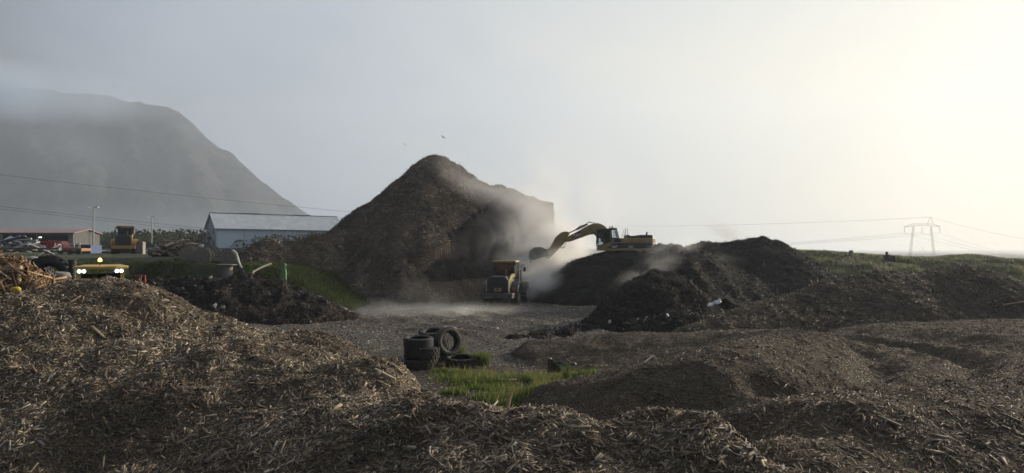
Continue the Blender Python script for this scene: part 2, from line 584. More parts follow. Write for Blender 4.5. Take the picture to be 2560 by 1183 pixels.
# low ground in front of and between the ridges
right += [(4.0, 24.5, 0.55), (8, 25.0, 0.8), (11, 26, 1.0), (2.0, 31.5, -0.1), (6, 31, 0.0), (10, 31, 0.4), (15, 30, 0.9), (20, 30, 1.1), (26, 30, 1.2),
          (1.0, 20, -0.2), (0.2, 28, -0.2), (1.2, 18, -0.2), (1.9, 20, -0.1), (2.4, 22, 0.1), (1.2, 22, -0.2), (1.6, 14, 0.0), (2.2, 11.5, 0.4), (0.5, 24, -0.2), (2.0, 8.5, 0.6),
          (2.6, 16, 0.4), (3.2, 14, 0.9), (3.4, 12.0, 1.2), (5.0, 17, 1.0), (4.0, 18.5, 0.7), (6.0, 20.5, 1.0),
          (9, 4, 1.5), (0.5, 4, 0.6), (2.0, 3.0, 0.6), (4, 3.0, 1.1), (0.3, 8, 0.0), (0.3, 12, -0.2), (6.5, 3.5, 1.3), (14, 3.0, 1.7), (22, 3, 2.0), (30, 5, 2.2), (0, 6, 0.2), (7, 1, 1.0)]
f_rbase = rbf_fit(right, 0.7)
f_ridge = cones([(1290, 1004, 19.9), (1370, 985, 19.2), (1453, 960, 18.5), (1566, 940, 17.6), (1660, 911, 17.0), (1750, 890, 16.9), (1830, 871, 17.5), (1910, 852, 18.6), (1981, 836, 20.4), (2030, 838, 21.6)], 0.50, 0.58, 0.34, 0.8, 14)
f_berm = cones([(1235, 862, 33.6), (1300, 850, 33.2), (1420, 842, 32.0), (1550, 835, 30.8), (1700, 829, 29.4), (1820, 825, 27.8), (1930, 826, 25.6), (2000, 832, 23.0)], 0.35, 0.19, 0.6, 0.8, 8)


def f_right0(x, y):
    a = f_rbase(x, y)
    b = f_ridge(x, y)
    c = f_berm(x, y)
    k = 9.0
    m = np.maximum(np.maximum(a, b), c)
    return m + np.log(np.exp(k * (a - m)) + np.exp(k * (b - m)) + np.exp(k * (c - m))) / k * 0.6


TR1 = [(10.9, 24.5), (11.7, 22.0), (12.0, 19.6), (11.5, 17.2), (10.2, 15.2), (8.3, 13.5), (6.4, 12.8), (5.0, 12.6)]
TR2 = [(8.6, 22.0), (9.4, 20.4), (9.6, 18.6), (8.9, 16.6), (7.7, 15.1), (6.3, 14.2), (5.2, 13.9)]


def pdist(x, y, pl):
    d = np.full(np.shape(x), 1e9)
    for (ax, ay), (bx, by) in zip(pl[:-1], pl[1:]):
        ux, uy = bx - ax, by - ay
        t_ = np.clip(((x - ax) * ux + (y - ay) * uy) / (ux * ux + uy * uy), 0, 1)
        d = np.minimum(d, np.hypot(x - ax - t_ * ux, y - ay - t_ * uy))
    return d


def f_right(x, y):
    wv = 0.12 * fbm(x, y, 2.0, 2, 0.5, 50.0)
    d1 = pdist(x, y, TR1) + wv
    d2 = pdist(x, y, TR2) + wv
    track = -0.19 * np.exp(-(d1 / 0.34) ** 2) - 0.18 * np.exp(-(d2 / 0.34) ** 2) + 0.07 * np.exp(-((d1 - 0.70) / 0.28) ** 2) + 0.06 * np.exp(-((d2 - 0.70) / 0.28) ** 2)
    track = track + 0.22 * sstep((x - np.interp(y, [11, 13.4, 15.2, 18.8, 22, 26], [8.6, 9.6, 11.6, 13.3, 13.3, 12.5])) / 1.2) * sstep((y - 8.5) / 2)
    for bx, by, bh, br in ((3.9, 7.8, 0.20, 0.8), (5.4, 8.1, 0.18, 0.9)):
        track = track + bh * np.exp(-(((x - bx) / br) ** 2 + ((y - by) / (br * 0.7)) ** 2))
    return f_right0(x, y) + 0.15 * fbm(x, y, 3.0, 3, 0.5, seed=2.2) + 0.07 * fbm(x, y, 0.5, 3, 0.6, seed=6.1) + track - 0.02 - sstep((0.9 - x + 0.8 * fbm(x, y, 1.5, 2, 0.5, 61.0)) / 2.6) * 1.6


def with_noise(f, a1, s1, a2, s2, a3=0.0, s3=0.3, seed=0.0):
    def g(x, y):
        z = f(x, y)
        z = z + a1 * fbm(x, y, s1, 2, 0.5, seed) + a2 * fbm(x, y, s2, 3, 0.6, seed + 5)
        if a3: z = z + a3 * fbm(x, y, s3, 2, 0.7, seed + 9)
        return z
    return g


f_windrow = with_noise(cones([(1690, 838, 31), (1800, 792, 32.5), (1900, 757, 34), (2000, 727, 35.5), (2075, 703, 36.5), (2187, 682, 37.5), (2282, 684, 38), (2351, 672, 38),
                              (2414, 663, 38), (2468, 674, 37.5), (2497, 688, 37), (2526, 710, 36), (2560, 730, 35), (2680, 790, 34)], 0.85, 0.50, 0.6, 0.9),
                       0.16, 4.0, 0.10, 0.9, 0.07, 0.25, 1.0)
f_comp1 = with_noise(cones([(1478, 812, 43), (1530, 752, 45), (1585, 706, 46.5), (1640, 684, 47.5), (1700, 699, 47), (1748, 738, 46), (1790, 790, 45)], 0.95, 0.55, 0.7, 0.7),
                     0.5, 2.6, 0.28, 0.9, 0.12, 0.3, 2.0)
_cb = cones([(1580, 800, 41), (1680, 775, 42), (1760, 790, 41)], 0.9, 0.55, 0.6, 0.5)
_cb2 = cones([(1262, 852, 36.5), (1300, 842, 37.5), (1350, 834, 38.5), (1420, 826, 40), (1475, 814, 42)], 0.5, 0.35, 0.5, 0.5)
f_comp1b = with_noise(lambda x, y: np.maximum(_cb(x, y), _cb2(x, y)), 0.25, 2.0, 0.22, 0.7, 0.12, 0.3, 12.0)
f_comp2 = with_noise(cones([(1345, 742, 67), (1375, 712, 67), (1410, 672, 67), (1450, 647, 67), (1490, 637, 68), (1560, 636, 69), (1625, 633, 68), (1655, 618, 62), (1690, 611, 60),
                            (1725, 624, 60), (1780, 650, 60), (1850, 668, 60)], 0.9, 0.50, 0.25, 0.9),
                     0.5, 3.5, 0.32, 1.1, 0.12, 0.35, 3.0)
f_comp3 = with_noise(cones([(1700, 650, 64), (1738, 612, 66), (1765, 601, 67), (1800, 606, 67), (1850, 603, 67), (1905, 598, 67), (1950, 612, 66), (1990, 634, 65), (2030, 664, 63), (2075, 700, 60), (2110, 720, 58)],
                           0.95, 0.50, 0.6, 0.9), 0.5, 3.0, 0.28, 1.0, 0.12, 0.35, 4.0)
f_comp0 = with_noise(cones([(1310, 750, 70), (1345, 722, 72), (1385, 705, 74), (1425, 690, 74)], 0.7, 0.6, 0.6, 0.6), 0.4, 2.5, 0.2, 0.9, 0.1, 0.35, 8.0)

mega_pts = [(560, 655, 66), (600, 625, 66), (624, 608, 66), (658, 592, 66), (697, 595, 67), (750, 597, 68), (807, 588, 70), (855, 577, 74), (880, 566, 78), (900, 545, 80), (935, 508, 82), (970, 472, 84),
            (999, 447, 85), (1042, 414, 86), (1073, 394, 86), (1095, 399, 86), (1127, 414, 86), (1162, 438, 86), (1201, 455, 85), (1240, 467, 84), (1272, 478, 84), (1308, 488, 83),
            (1361, 494, 83), (1390, 499, 82), (1412, 504, 82)]
f_mega0 = cones(mega_pts, 0.98, 0.62, 0.8, 1.0, 6)
f_mega1 = cones([(880, 566, 76), (930, 600, 72), (985, 640, 70)], 0.9, 0.6, 0.6, 1.0, 6)


def f_mega(x, y):
    z = np.maximum(f_mega0(x, y), f_mega1(x, y))
    z = z + 1.0 * fbm(x, y, 6.5, 2, 0.5, 1.7) + 0.5 * fbm(x, y, 1.8, 3, 0.55, 7.7) + 0.14 * fbm(x, y, 0.45, 2, 0.7, 3.3)
    # the working face, cut almost upright by the excavator
    jag = 1.5 * fbm(x, y * 0.3, 3.0, 3, 0.5, 21.0)
    yc = 57.0 + 14.0 * sstep((x + 8.5) / 8.5) - jag
    front = sstep((y - yc) / 1.6)
    side = sstep((5.0 + 0.5 * fbm(x * 0.3, y, 2.0, 3, 0.5, 31.0) - x) / 0.7)
    cut = np.where(x > -9, front, 1.0) * side
    talus = np.where(x > -9, np.clip(3.2 - 0.55 * np.maximum(yc - y, 0) - 0.55 * np.maximum(x - 4.2, 0), -1, 9), -9)
    talus = talus + 0.5 * fbm(x, y, 1.3, 3, 0.6, 2.2)
    return np.maximum(z * cut - (1 - cut) * 1.0, talus)


f_debris = with_noise(cones([(250, 720, 50), (340, 712, 50), (420, 700, 50), (480, 696, 50), (560, 690, 50), (630, 690, 51), (690, 708, 51.5), (750, 728, 51), (800, 752, 50), (830, 772, 49)], 0.8, 0.55, 0.5, 0.6),
                      0.55, 2.2, 0.42, 0.8, 0.2, 0.3, 5.0)
f_debris_low = with_noise(cones([(560, 775, 46), (660, 768, 46.5), (760, 765, 47), (830, 772, 48)], 0.6, 0.5, 0.5, 0.6), 0.25, 2.0, 0.25, 0.7, 0.15, 0.3, 15.0)
f_bank = with_noise(cones([(0, 664, 50), (100, 668, 50), (180, 664, 52), (250, 655, 56), (300, 655, 58), (380, 655, 60), (450, 657, 59), (560, 662, 58), (640, 664, 57), (700, 674, 56), (730, 690, 55), (760, 706, 54.5), (795, 728, 54), (830, 752, 53)],
                          0.85, 0.6, 0.05, 0.8), 0.35, 2.6, 0.15, 0.9, 0.1, 0.3, 6.0)
_hx = np.array([P(px, 640, 74).x for px in (1880, 2000, 2100, 2140, 2210, 2300, 2400, 2480, 2560, 2800, 3300)])
_hz = np.array([P(px, py, 74).z for px, py in ((1880, 640), (2000, 629), (2100, 629), (2140, 634), (2210, 641), (2300, 646), (2400, 645), (2480, 641), (2560, 651), (2800, 655), (3300, 665))])


def f_hill(x, y):
    c = np.interp(x, _hx, _hz)
    d = y - 74 * KD
    z = c + np.where(d < 0, 0.27 * d, -0.03 * d)
    z = z - sstep((_hx[1] + 1 - x) / 8) * 3.5
    z = z - sstep((y - 90) / 40) * 4
    return z + 0.7 * fbm(x, y, 4, 4, 0.6, 9.0) * np.where(d < -1, 1, 0.35) + 0.08 * fbm(x, y, 0.6, 2, 0.6, 4.0)


def grid_mesh(name, f, xr, yr, step, material, parent=None, cut=0.35, ystep=None, base=gz):
    xs = np.arange(xr[0], xr[1] + step, step)
    ys = np.arange(yr[0], yr[1] + step, ystep or step)
    X, Y = np.meshgrid(xs, ys)
    Z = f(X, Y)
    V = np.stack([X.ravel(), Y.ravel(), Z.ravel()], 1)
    nx, ny = len(xs), len(ys)
    i = np.arange(nx * ny).reshape(ny, nx)
    Q = np.stack([i[:-1, :-1].ravel(), i[:-1, 1:].ravel(), i[1:, 1:].ravel(), i[1:, :-1].ravel()], 1)
    if cut is not None:
        ok = (Z > base(X, Y) - cut).ravel()
        keep = ok[Q].any(1)
        Q = Q[keep]
        used = np.unique(Q)
        rem = np.full(len(V), -1)
        rem[used] = np.arange(len(used))
        V = V[used]
        Q = rem[Q]
    return mesh_np(name, V, Q, material, parent, smooth=True)


def scatter(f, n, xr, yr, near=8.0, power=1.0, base=gz, cut=0.0, rng=RNG, mask=None, fov=0.86, e=0.05):
    """points on a heightfield, denser near the eye; keeps a margin round the view"""
    out = []
    tot = 0
    tries = 0
    while tot < n and tries < 60:
        tries += 1
        m = 200000
        x = rng.uniform(xr[0], xr[1], m)
        y = rng.uniform(yr[0], yr[1], m)
        d = np.hypot(x, y)
        k = (np.minimum(1, near / np.maximum(d, 0.1)) ** power > rng.random(m)) & (np.abs(x) < fov * y + 2.0)
        x, y = x[k], y[k]
        z = f(x, y)
        k = z > base(x, y) + cut
        x, y, z = x[k], y[k], z[k]
        if mask is not None and len(x):
            k = mask(x, y, z, rng)
            x, y, z = x[k], y[k], z[k]
        zx = (f(x + e, y) - z) / e
        zy = (f(x, y + e) - z) / e
        # steep faces carry more
        k = rng.random(len(x)) < np.sqrt(1 + zx ** 2 + zy ** 2) / 3.0
        x, y, z, zx, zy = x[k], y[k], z[k], zx[k], zy[k]
        nn = np.stack([-zx, -zy, np.ones_like(zx)], 1)
        nn /= np.linalg.norm(nn, axis=1)[:, None]
        out.append((np.stack([x, y, z], 1), nn))
        tot += len(x)
    Pn = np.concatenate([o[0] for o in out])[:n]
    Nn = np.concatenate([o[1] for o in out])[:n]
    return Pn, Nn


def chips(name, pn, length, width, palette, parent, tilt=0.35, lift=0.3, rng=RNG, grow=0.0, material=None, thick=0.35):
    Pn, Nn = pn
    n = len(Pn)
    if n == 0: return None
    d = np.hypot(Pn[:, 0], Pn[:, 1])
    g = 1 + grow * d
    ln = length[0] + (length[1] - length[0]) * rng.random(n) ** 3.2
    big = rng.random(n) < 0.025
    ln = np.where(big, ln * 1.7, ln) * g
    wd = ln * (width[0] + (width[1] - width[0]) * rng.random(n) ** 1.5)
    th = wd * thick * (0.5 + rng.random(n))
    # coherent direction field with scatter
    a = fbm(Pn[:, 0], Pn[:, 1], 2.0, 2, 0.5, 40.0) * 9.0 + rng.normal(0, 0.9, n)
    up = np.tile(np.array([[0.0, 0, 1.0]]), (n, 1))
    t1 = np.stack([np.cos(a), np.sin(a), np.zeros(n)], 1)
    t1 = t1 - Nn * (t1 * Nn).sum(1)[:, None]
    t1 /= np.linalg.norm(t1, axis=1)[:, None]
    nn = Nn + rng.normal(0, tilt, (n, 3))
    nn /= np.linalg.norm(nn, axis=1)[:, None]
    t1 = t1 + Nn * (rng.normal(0, tilt, n))[:, None]
    t1 /= np.linalg.norm(t1, axis=1)[:, None]
    t2 = np.cross(nn, t1)
    t2 /= np.linalg.norm(t2, axis=1)[:, None]
    t3 = np.cross(t1, t2)
    c = Pn + Nn * (ln * lift * 0.2 * rng.random(n))[:, None]
    tp = 0.25 + 0.75 * rng.random((n, 2))
    V = np.empty((n, 8, 3))
    bend = rng.normal(0, 0.06, n) * ln
    idx = 0
    for zi in (0, 1):
        for (sx, sy) in ((-1, -1), (1, -1), (1, 1), (-1, 1)):
            w_ = wd * np.where(sx < 0, tp[:, 0], tp[:, 1])
            V[:, idx] = c + t1 * (sx * ln * 0.5)[:, None] + t2 * (sy * w_ * 0.5 + (bend if sx > 0 else -bend) * 0.5)[:, None] + t3 * ((zi - 0.5) * th)[:, None]
            idx += 1
    fq = np.array([(4, 5, 6, 7), (0, 1, 5, 4), (1, 2, 6, 5), (2, 3, 7, 6), (3, 0, 4, 7)])
    Q = (np.arange(n)[:, None, None] * 8 + fq[None]).reshape(-1, 4)
    pal = np.array([p_[0] for p_ in palette])
    pw = np.array([p_[1] for p_ in palette], float)
    ci = rng.choice(len(pal), n, p=pw / pw.sum())
    cc = pal[ci] * (0.7 + 0.6 * rng.random((n, 1)))
    cc = cc * np.clip(0.92 + 0.9 * fbm(Pn[:, 0], Pn[:, 1], 1.4, 4, 0.6, 77.0), 0.5, 1.35)[:, None]
    cc = np.repeat(cc, 8, axis=0)
    o = mesh_np(name, V.reshape(-1, 3), Q, material or M_chip, parent, col=cc)
    o['kind'] = 'stuff'
    return o


def blades(name, pn, hgt, wid, palette, parent=None, rng=RNG, lean=0.45, mt=None):
    Pn, Nn = pn
    n = len(Pn)
    h = hgt[0] + (hgt[1] - hgt[0]) * rng.random(n)
    w = wid * (0.6 + 0.8 * rng.random(n))
    a = rng.uniform(0, 2 * np.pi, n)
    s = np.stack([np.cos(a), np.sin(a), np.zeros(n)], 1)
    b = rng.uniform(0, 2 * np.pi, n)
    ld = np.stack([np.cos(b), np.sin(b), np.zeros(n)], 1) * (rng.random(n) * lean)[:, None]
    up = np.array([0, 0, 1.0]) + Nn * 0.5 + ld
    up /= np.linalg.norm(up, axis=1)[:, None]
    base = Pn - Nn * 0.02
    V = np.empty((n, 5, 3))
    V[:, 0] = base - s * w[:, None] / 2
    V[:, 1] = base + s * w[:, None] / 2
    mid = base + up * (h * 0.55)[:, None]
    V[:, 2] = mid + s * w[:, None] * 0.4
    V[:, 3] = mid - s * w[:, None] * 0.4
    V[:, 4] = base + up * h[:, None] + ld * (h * 0.7)[:, None]
    o1 = np.arange(n)[:, None] * 5
    Q = np.concatenate([o1 + np.array([[0, 1, 2]]), o1 + np.array([[0, 2, 3]]), o1 + np.array([[3, 2, 4]])])
    pal = np.array([p_[0] for p_ in palette])
    pw = np.array([p_[1] for p_ in palette], float)
    cc = pal[rng.choice(len(pal), n, p=pw / pw.sum())] * (0.7 + 0.6 * rng.random((n, 1)))
    return mesh_np(name, V.reshape(-1, 3), Q, mt or M_grass, parent, col=np.repeat(cc, 5, axis=0))


def surf(f, x, y):
    return float(f(np.array([x]), np.array([y]))[0])


def on(f, px, D):
    p_ = P(px, 700, D)
    return Vector((p_.x, p_.y, surf(f, p_.x, p_.y)))

#@@SETTING
# ------------------------------------------------------------------ ground
def nonuni(lims, steps):
    o = []
    for (a, b), s in zip(lims, steps):
        o += list(np.arange(a, b, s))
    o.append(lims[-1][1])
    return np.array(o)


gx = nonuni([(-5200, -400), (-400, -110), (-110, -45), (-45, 45), (45, 110), (110, 400), (400, 5200)], [200, 14, 1.6, 0.3, 1.6, 14, 200])
gy = nonuni([(-60, 0), (0, 14), (14, 75), (75, 130), (130, 400), (400, 5600)], [10, 1.2, 0.3, 1.1, 12, 200])
X, Y = np.meshgrid(gx, gy)
Zg = gz(X, Y)
nx_, ny_ = len(gx), len(gy)
ii = np.arange(nx_ * ny_).reshape(ny_, nx_)
Qg = np.stack([ii[:-1, :-1].ravel(), ii[:-1, 1:].ravel(), ii[1:, 1:].ravel(), ii[1:, :-1].ravel()], 1)

mg = bpy.data.materials.new('yard_floor')
mg.use_nodes = True
t = mg.node_tree
b = t.nodes['Principled BSDF']
b.inputs['Specular IOR Level'].default_value = 0.25
co = t.nodes.new('ShaderNodeTexCoord')


def nz(scale, detail=5, rough=0.6):
    n = t.nodes.new('ShaderNodeTexNoise')
    n.inputs['Scale'].default_value = scale
    n.inputs['Detail'].default_value = detail
    n.inputs['Roughness'].default_value = rough
    t.links.new(co.outputs['Object'], n.inputs['Vector'])
    return n


def ramp(src, p0, c0, p1, c1):
    r = t.nodes.new('ShaderNodeValToRGB')
    r.color_ramp.elements[0].position = p0
    r.color_ramp.elements[0].color = (*c0, 1)
    r.color_ramp.elements[1].position = p1
    r.color_ramp.elements[1].color = (*c1, 1)
    t.links.new(src, r.inputs[0])
    return r


def mixc(fac, a, b_):
    m = t.nodes.new('ShaderNodeMix')
    m.data_type = 'RGBA'
    t.links.new(fac, m.inputs[0])
    t.links.new(a, m.inputs[6])
    t.links.new(b_, m.inputs[7])
    return m.outputs[2]


fine = ramp(nz(14, 8, 0.8).outputs['Fac'], 0.42, (0.03, 0.025, 0.021), 0.72, (0.12, 0.108, 0.095))
wet = ramp(nz(5, 8, 0.8).outputs['Fac'], 0.4, (0.055, 0.054, 0.054), 0.68, (0.125, 0.122, 0.118))
c1 = mixc(ramp(nz(0.16, 3, 0.6).outputs['Fac'], 0.42, (0, 0, 0), 0.58, (1, 1, 1)).outputs[0], fine.outputs[0], wet.outputs[0])
sepy = t.nodes.new('ShaderNodeSeparateXYZ')
t.links.new(co.outputs['Object'], sepy.inputs[0])
yn = t.nodes.new('ShaderNodeMath'); yn.operation = 'MULTIPLY_ADD'
yn.inputs[1].default_value = 7.0
t.links.new(nz(0.35, 4, 0.6).outputs['Fac'], yn.inputs[0])
t.links.new(sepy.outputs['Y'], yn.inputs[2])
my = t.nodes.new('ShaderNodeMapRange')
my.inputs[1].default_value = 29.5
my.inputs[2].default_value = 32.0
t.links.new(yn.outputs[0], my.inputs[0])
soil = ramp(nz(8, 8, 0.8).outputs['Fac'], 0.42, (0.022, 0.018, 0.015), 0.7, (0.075, 0.058, 0.045))
c1 = mixc(my.outputs[0], soil.outputs[0], c1)
# turf where the land is raised or far
sep = t.nodes.new('ShaderNodeSeparateXYZ')
t.links.new(co.outputs['Object'], sep.inputs[0])
mr = t.nodes.new('ShaderNodeMapRange')
mr.inputs[1].default_value = 0.8
mr.inputs[2].default_value = 2.4
t.links.new(sep.outputs['Z'], mr.inputs[0])
tf = ramp(nz(0.5, 8, 0.75).outputs['Fac'], 0.4, (0.04, 0.05, 0.024), 0.65, (0.085, 0.085, 0.045))
c2 = mixc(mr.outputs[0], c1, tf.outputs[0])
t.links.new(c2, b.inputs['Base Color'])
b.inputs['Roughness'].default_value = 0.85
bp = t.nodes.new('ShaderNodeBump')
bp.inputs['Distance'].default_value = 0.05
t.links.new(nz(9, 9, 0.75).outputs['Fac'], bp.inputs['Height'])
t.links.new(bp.outputs[0], b.inputs['Normal'])
ground = mesh_np('ground', np.stack([X.ravel(), Y.ravel(), Zg.ravel()], 1), Qg, mg, smooth=True)
tag(ground, kind='structure')

# ------------------------------------------------------------------ mountain and far slope
prof = [(-900, 300), (-400, 225), (-100, 212), (0, 216), (120, 226), (230, 238), (330, 256), (420, 270), (455, 285), (490, 318), (515, 350), (560, 385), (610, 415), (650, 448), (700, 490), (745, 524), (775, 545),
        (810, 566), (860, 585), (930, 600), (1050, 612), (1300, 622)]
DM = 1500.0
mx_ = np.array([P(a, c, DM).x for a, c in prof])
mz_ = np.array([P(a, c, DM).z for a, c in prof])


def f_mtn(x, y):
    # silhouette crest at y = DM*KD, face falling towards the camera, foot apron reaching in
    k = DM * KD
    d = (y - k)
    r_ = x + 0.30 * d
    top = np.interp(r_, mx_, mz_)
    top = top + (8 * fbm(x * 1.0, y, 60, 5, 0.6, 13.0) + 10 * np.abs(fbm(x, y * 0.5, 45, 4, 0.6, 19.0))) * np.clip(top / 60, 0, 1)
    gul = fbm(x + 0.6 * y, y * 0.35, 120, 6, 0.6, 3.0)
    face = top + np.where(d < 0, 0.62 * d, -0.25 * d) * (0.5 + top / 420)
    z = np.minimum(top, face) + gul * np.clip(top, 0, 200) * 0.6 * np.clip(-d / 200, 0, 1)
    apron = 3 + (y - 330) * 0.018 + 5 * fbm(x, y, 120, 4, 0.5, 8.0)
    apron = apron - np.clip(x + 330, 0, 1e9) * 0.16 * np.clip((y - 250) / 800, 0, 1)
    zz = np.maximum(z, apron)
    return zz - sstep((420 - y) / 120) * 12


xs = np.arange(-2300, 400, 11.0)
ys = np.concatenate([np.arange(300, 900, 14.0), np.arange(900, 1800, 8.0)])
Xm, Ym = np.meshgrid(xs, ys)
Zm = f_mtn(Xm, Ym)
im = np.arange(len(xs) * len(ys)).reshape(len(ys), len(xs))
Qm = np.stack([im[:-1, :-1].ravel(), im[:-1, 1:].ravel(), im[1:, 1:].ravel(), im[1:, :-1].ravel()], 1)
mtn = mesh_np('mountain', np.stack([Xm.ravel(), Ym.ravel(), Zm.ravel()], 1), Qm, M_rock, smooth=True)
tag(mtn, kind='structure')

# ------------------------------------------------------------------ piles
PAL_NEAR = [((0.384, 0.310, 0.210), 4), ((0.226, 0.184, 0.142), 6), ((0.565, 0.483, 0.360), 1.0), ((0.113, 0.095, 0.077), 5), ((0.305, 0.276, 0.238), 3), ((0.249, 0.178, 0.120), 1.2)]
PAL_MID = [((0.257, 0.209, 0.149), 4), ((0.149, 0.121, 0.092), 6), ((0.432, 0.378, 0.284), 1.0), ((0.081, 0.068, 0.054), 5), ((0.216, 0.196, 0.176), 2)]
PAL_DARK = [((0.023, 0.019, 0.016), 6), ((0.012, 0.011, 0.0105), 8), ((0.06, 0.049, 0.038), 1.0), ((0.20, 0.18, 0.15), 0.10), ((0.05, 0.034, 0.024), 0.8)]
PAL_MEGA = [((0.149, 0.116, 0.084), 6), ((0.074, 0.059, 0.047), 6), ((0.257, 0.209, 0.149), 2.4), ((0.459, 0.419, 0.338), 0.7), ((0.162, 0.111, 0.074), 1.5)]
PAL_TRASH = [((0.5, 0.5, 0.5), 1), ((0.26, 0.25, 0.24), 4), ((0.14, 0.13, 0.12), 5)]


def pile(name, f, xr, yr, step, material, label, cat, cut=0.35, ystep=None, group=None):
    cx, cy_ = (xr[0] + xr[1]) / 2, (yr[0] + yr[1]) / 2
    t_ = thing(name, (0, 0, 0), 0, label, cat, group)
    grid_mesh('bed', f, xr, yr, step, material, t_, cut, ystep)
    return t_


low = lambda x, y: gz(x, y) - 0.2
t_fore = pile('woodchip_pile', f_fore, (-16, 9), (0.2, 18.5), 0.06, M_pile, 'coarse pale wood chips in a sunlit hump that tapers into a low front ridge', 'woodchip pile')
pn = scatter(f_fore, 380000, (-13, 8), (3.5, 16.5), near=8, power=0.8, base=low)
chips('wood_chips', pn, (0.02, 0.115), (0.09, 0.26), PAL_NEAR, t_fore, tilt=0.36, grow=0.02)
pn = scatter(f_fore, 2600, (-13, 8), (3.5, 16.5), near=7, power=1.0, base=low)
chips('large_splinters', pn, (0.10, 0.30), (0.08, 0.22), PAL_NEAR, t_fore, tilt=0.16, lift=0.35)

t_right = pile('mulch_bank', f_right, (-3, 30), (3.0, 31), 0.08, M_bed2, 'rolling brown mulch bank with a dark eroded edge and curved wheel tracks', 'mulch bank')
pn = scatter(f_right, 380000, (-2.5, 24), (4.2, 30), near=9, power=0.8, base=low)
chips('wood_chips', pn, (0.02, 0.10), (0.09, 0.25), PAL_MID, t_right, tilt=0.34, grow=0.012)
pn = scatter(f_right, 1500, (0.8, 22), (5, 28), near=8, power=1.0, base=low)
chips('large_splinters', pn, (0.12, 0.3), (0.08, 0.22), PAL_MID, t_right, tilt=0.14, lift=0.3)

t_wr = pile('compost_windrow', f_windrow, (5, 34), (22, 42), 0.11, mat('windrow_bed', (0.11, 0.088, 0.068), 0.95, color2=(0.042, 0.035, 0.028), nscale=9, bump=0.06, bscale=16, spec=0.1), 'long brown windrow of shredded bark crossing below the grassy hill', 'windrow')
pn = scatter(f_windrow, 60000, (6, 30), (23, 36), near=20, power=0.7)
chips('bark_shreds', pn, (0.08, 0.30), (0.06, 0.2), [(tuple(c_ * 0.85 for c_ in a_), b_) for a_, b_ in PAL_MID], t_wr, tilt=0.4)

t_c1 = pile('compost_heap', f_comp1, (0, 18), (30, 48), 0.12, M_compost, 'small black compost heap with a pointed top, standing in front of the larger heaps', 'compost heap')
grid_mesh('foot', f_comp1b, (-2, 16), (30, 44), 0.13, M_compost, t_c1)
pn = scatter(f_comp1, 26000, (0, 18), (31, 44), near=30, power=0.5)
chips('bark_shreds', pn, (0.10, 0.42), (0.05, 0.18), PAL_DARK, t_c1, tilt=0.45)
pn = scatter(f_comp1b, 12000, (-2, 16), (31, 42), near=30, power=0.5)
chips('bark_shreds', pn, (0.10, 0.42), (0.05, 0.18), PAL_DARK + [((0.4, 0.38, 0.35), 0.5)], t_c1, tilt=0.45)
t_c2 = pile('compost_heap', f_comp2, (-2, 34), (46, 74), 0.16, M_compost, 'black compost heap with a level shoulder carrying the yellow excavator', 'compost heap')
pn = scatter(f_comp2, 36000, (-1, 33), (47, 64), near=50, power=0.5)
chips('bark_shreds', pn, (0.14, 0.5), (0.05, 0.18), PAL_DARK, t_c2, tilt=0.45)
t_c3 = pile('compost_heap', f_comp3, (9, 42), (40, 72), 0.16, M_compost, 'tall dark compost heap with a bumpy top between excavator and grassy hill', 'compost heap')
pn = scatter(f_comp3, 36000, (10, 36), (42, 64), near=50, power=0.5)
chips('bark_shreds', pn, (0.14, 0.5), (0.05, 0.18), PAL_DARK, t_c3, tilt=0.45)
t_c0 = pile('compost_heap', f_comp0, (-2, 12), (54, 72), 0.18, M_compost, 'low grey heap in the steam behind the wheel loader', 'compost heap')
pn = scatter(f_comp0, 5000, (-2, 12), (54, 68), near=60, power=0.5)
chips('bark_shreds', pn, (0.14, 0.5), (0.05, 0.18), PAL_DARK, t_c0, tilt=0.45)

t_mg = pile('mulch_mountain', f_mega, (-38, 7.5), (48, 92), 0.15, M_mega, 'huge brown cone of shredded wood with one upright cut face', 'mulch pile')
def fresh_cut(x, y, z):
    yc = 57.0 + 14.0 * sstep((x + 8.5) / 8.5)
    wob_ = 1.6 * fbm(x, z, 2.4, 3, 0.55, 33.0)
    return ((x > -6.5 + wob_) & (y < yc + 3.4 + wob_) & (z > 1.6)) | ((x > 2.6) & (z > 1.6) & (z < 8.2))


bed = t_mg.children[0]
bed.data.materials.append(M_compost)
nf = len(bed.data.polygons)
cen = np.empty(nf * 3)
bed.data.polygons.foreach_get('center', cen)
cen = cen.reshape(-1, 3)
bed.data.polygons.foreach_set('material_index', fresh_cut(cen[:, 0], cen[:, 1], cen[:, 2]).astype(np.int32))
pn = scatter(f_mega, 150000, (-36, 6.5), (50, 79), near=60, power=0.3, e=0.12)
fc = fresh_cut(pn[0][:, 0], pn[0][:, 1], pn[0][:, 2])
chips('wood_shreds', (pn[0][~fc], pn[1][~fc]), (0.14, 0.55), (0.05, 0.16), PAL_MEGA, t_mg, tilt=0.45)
chips('damp_shreds', (pn[0][fc], pn[1][fc]), (0.14, 0.55), (0.05, 0.16), PAL_DARK, t_mg, tilt=0.45)

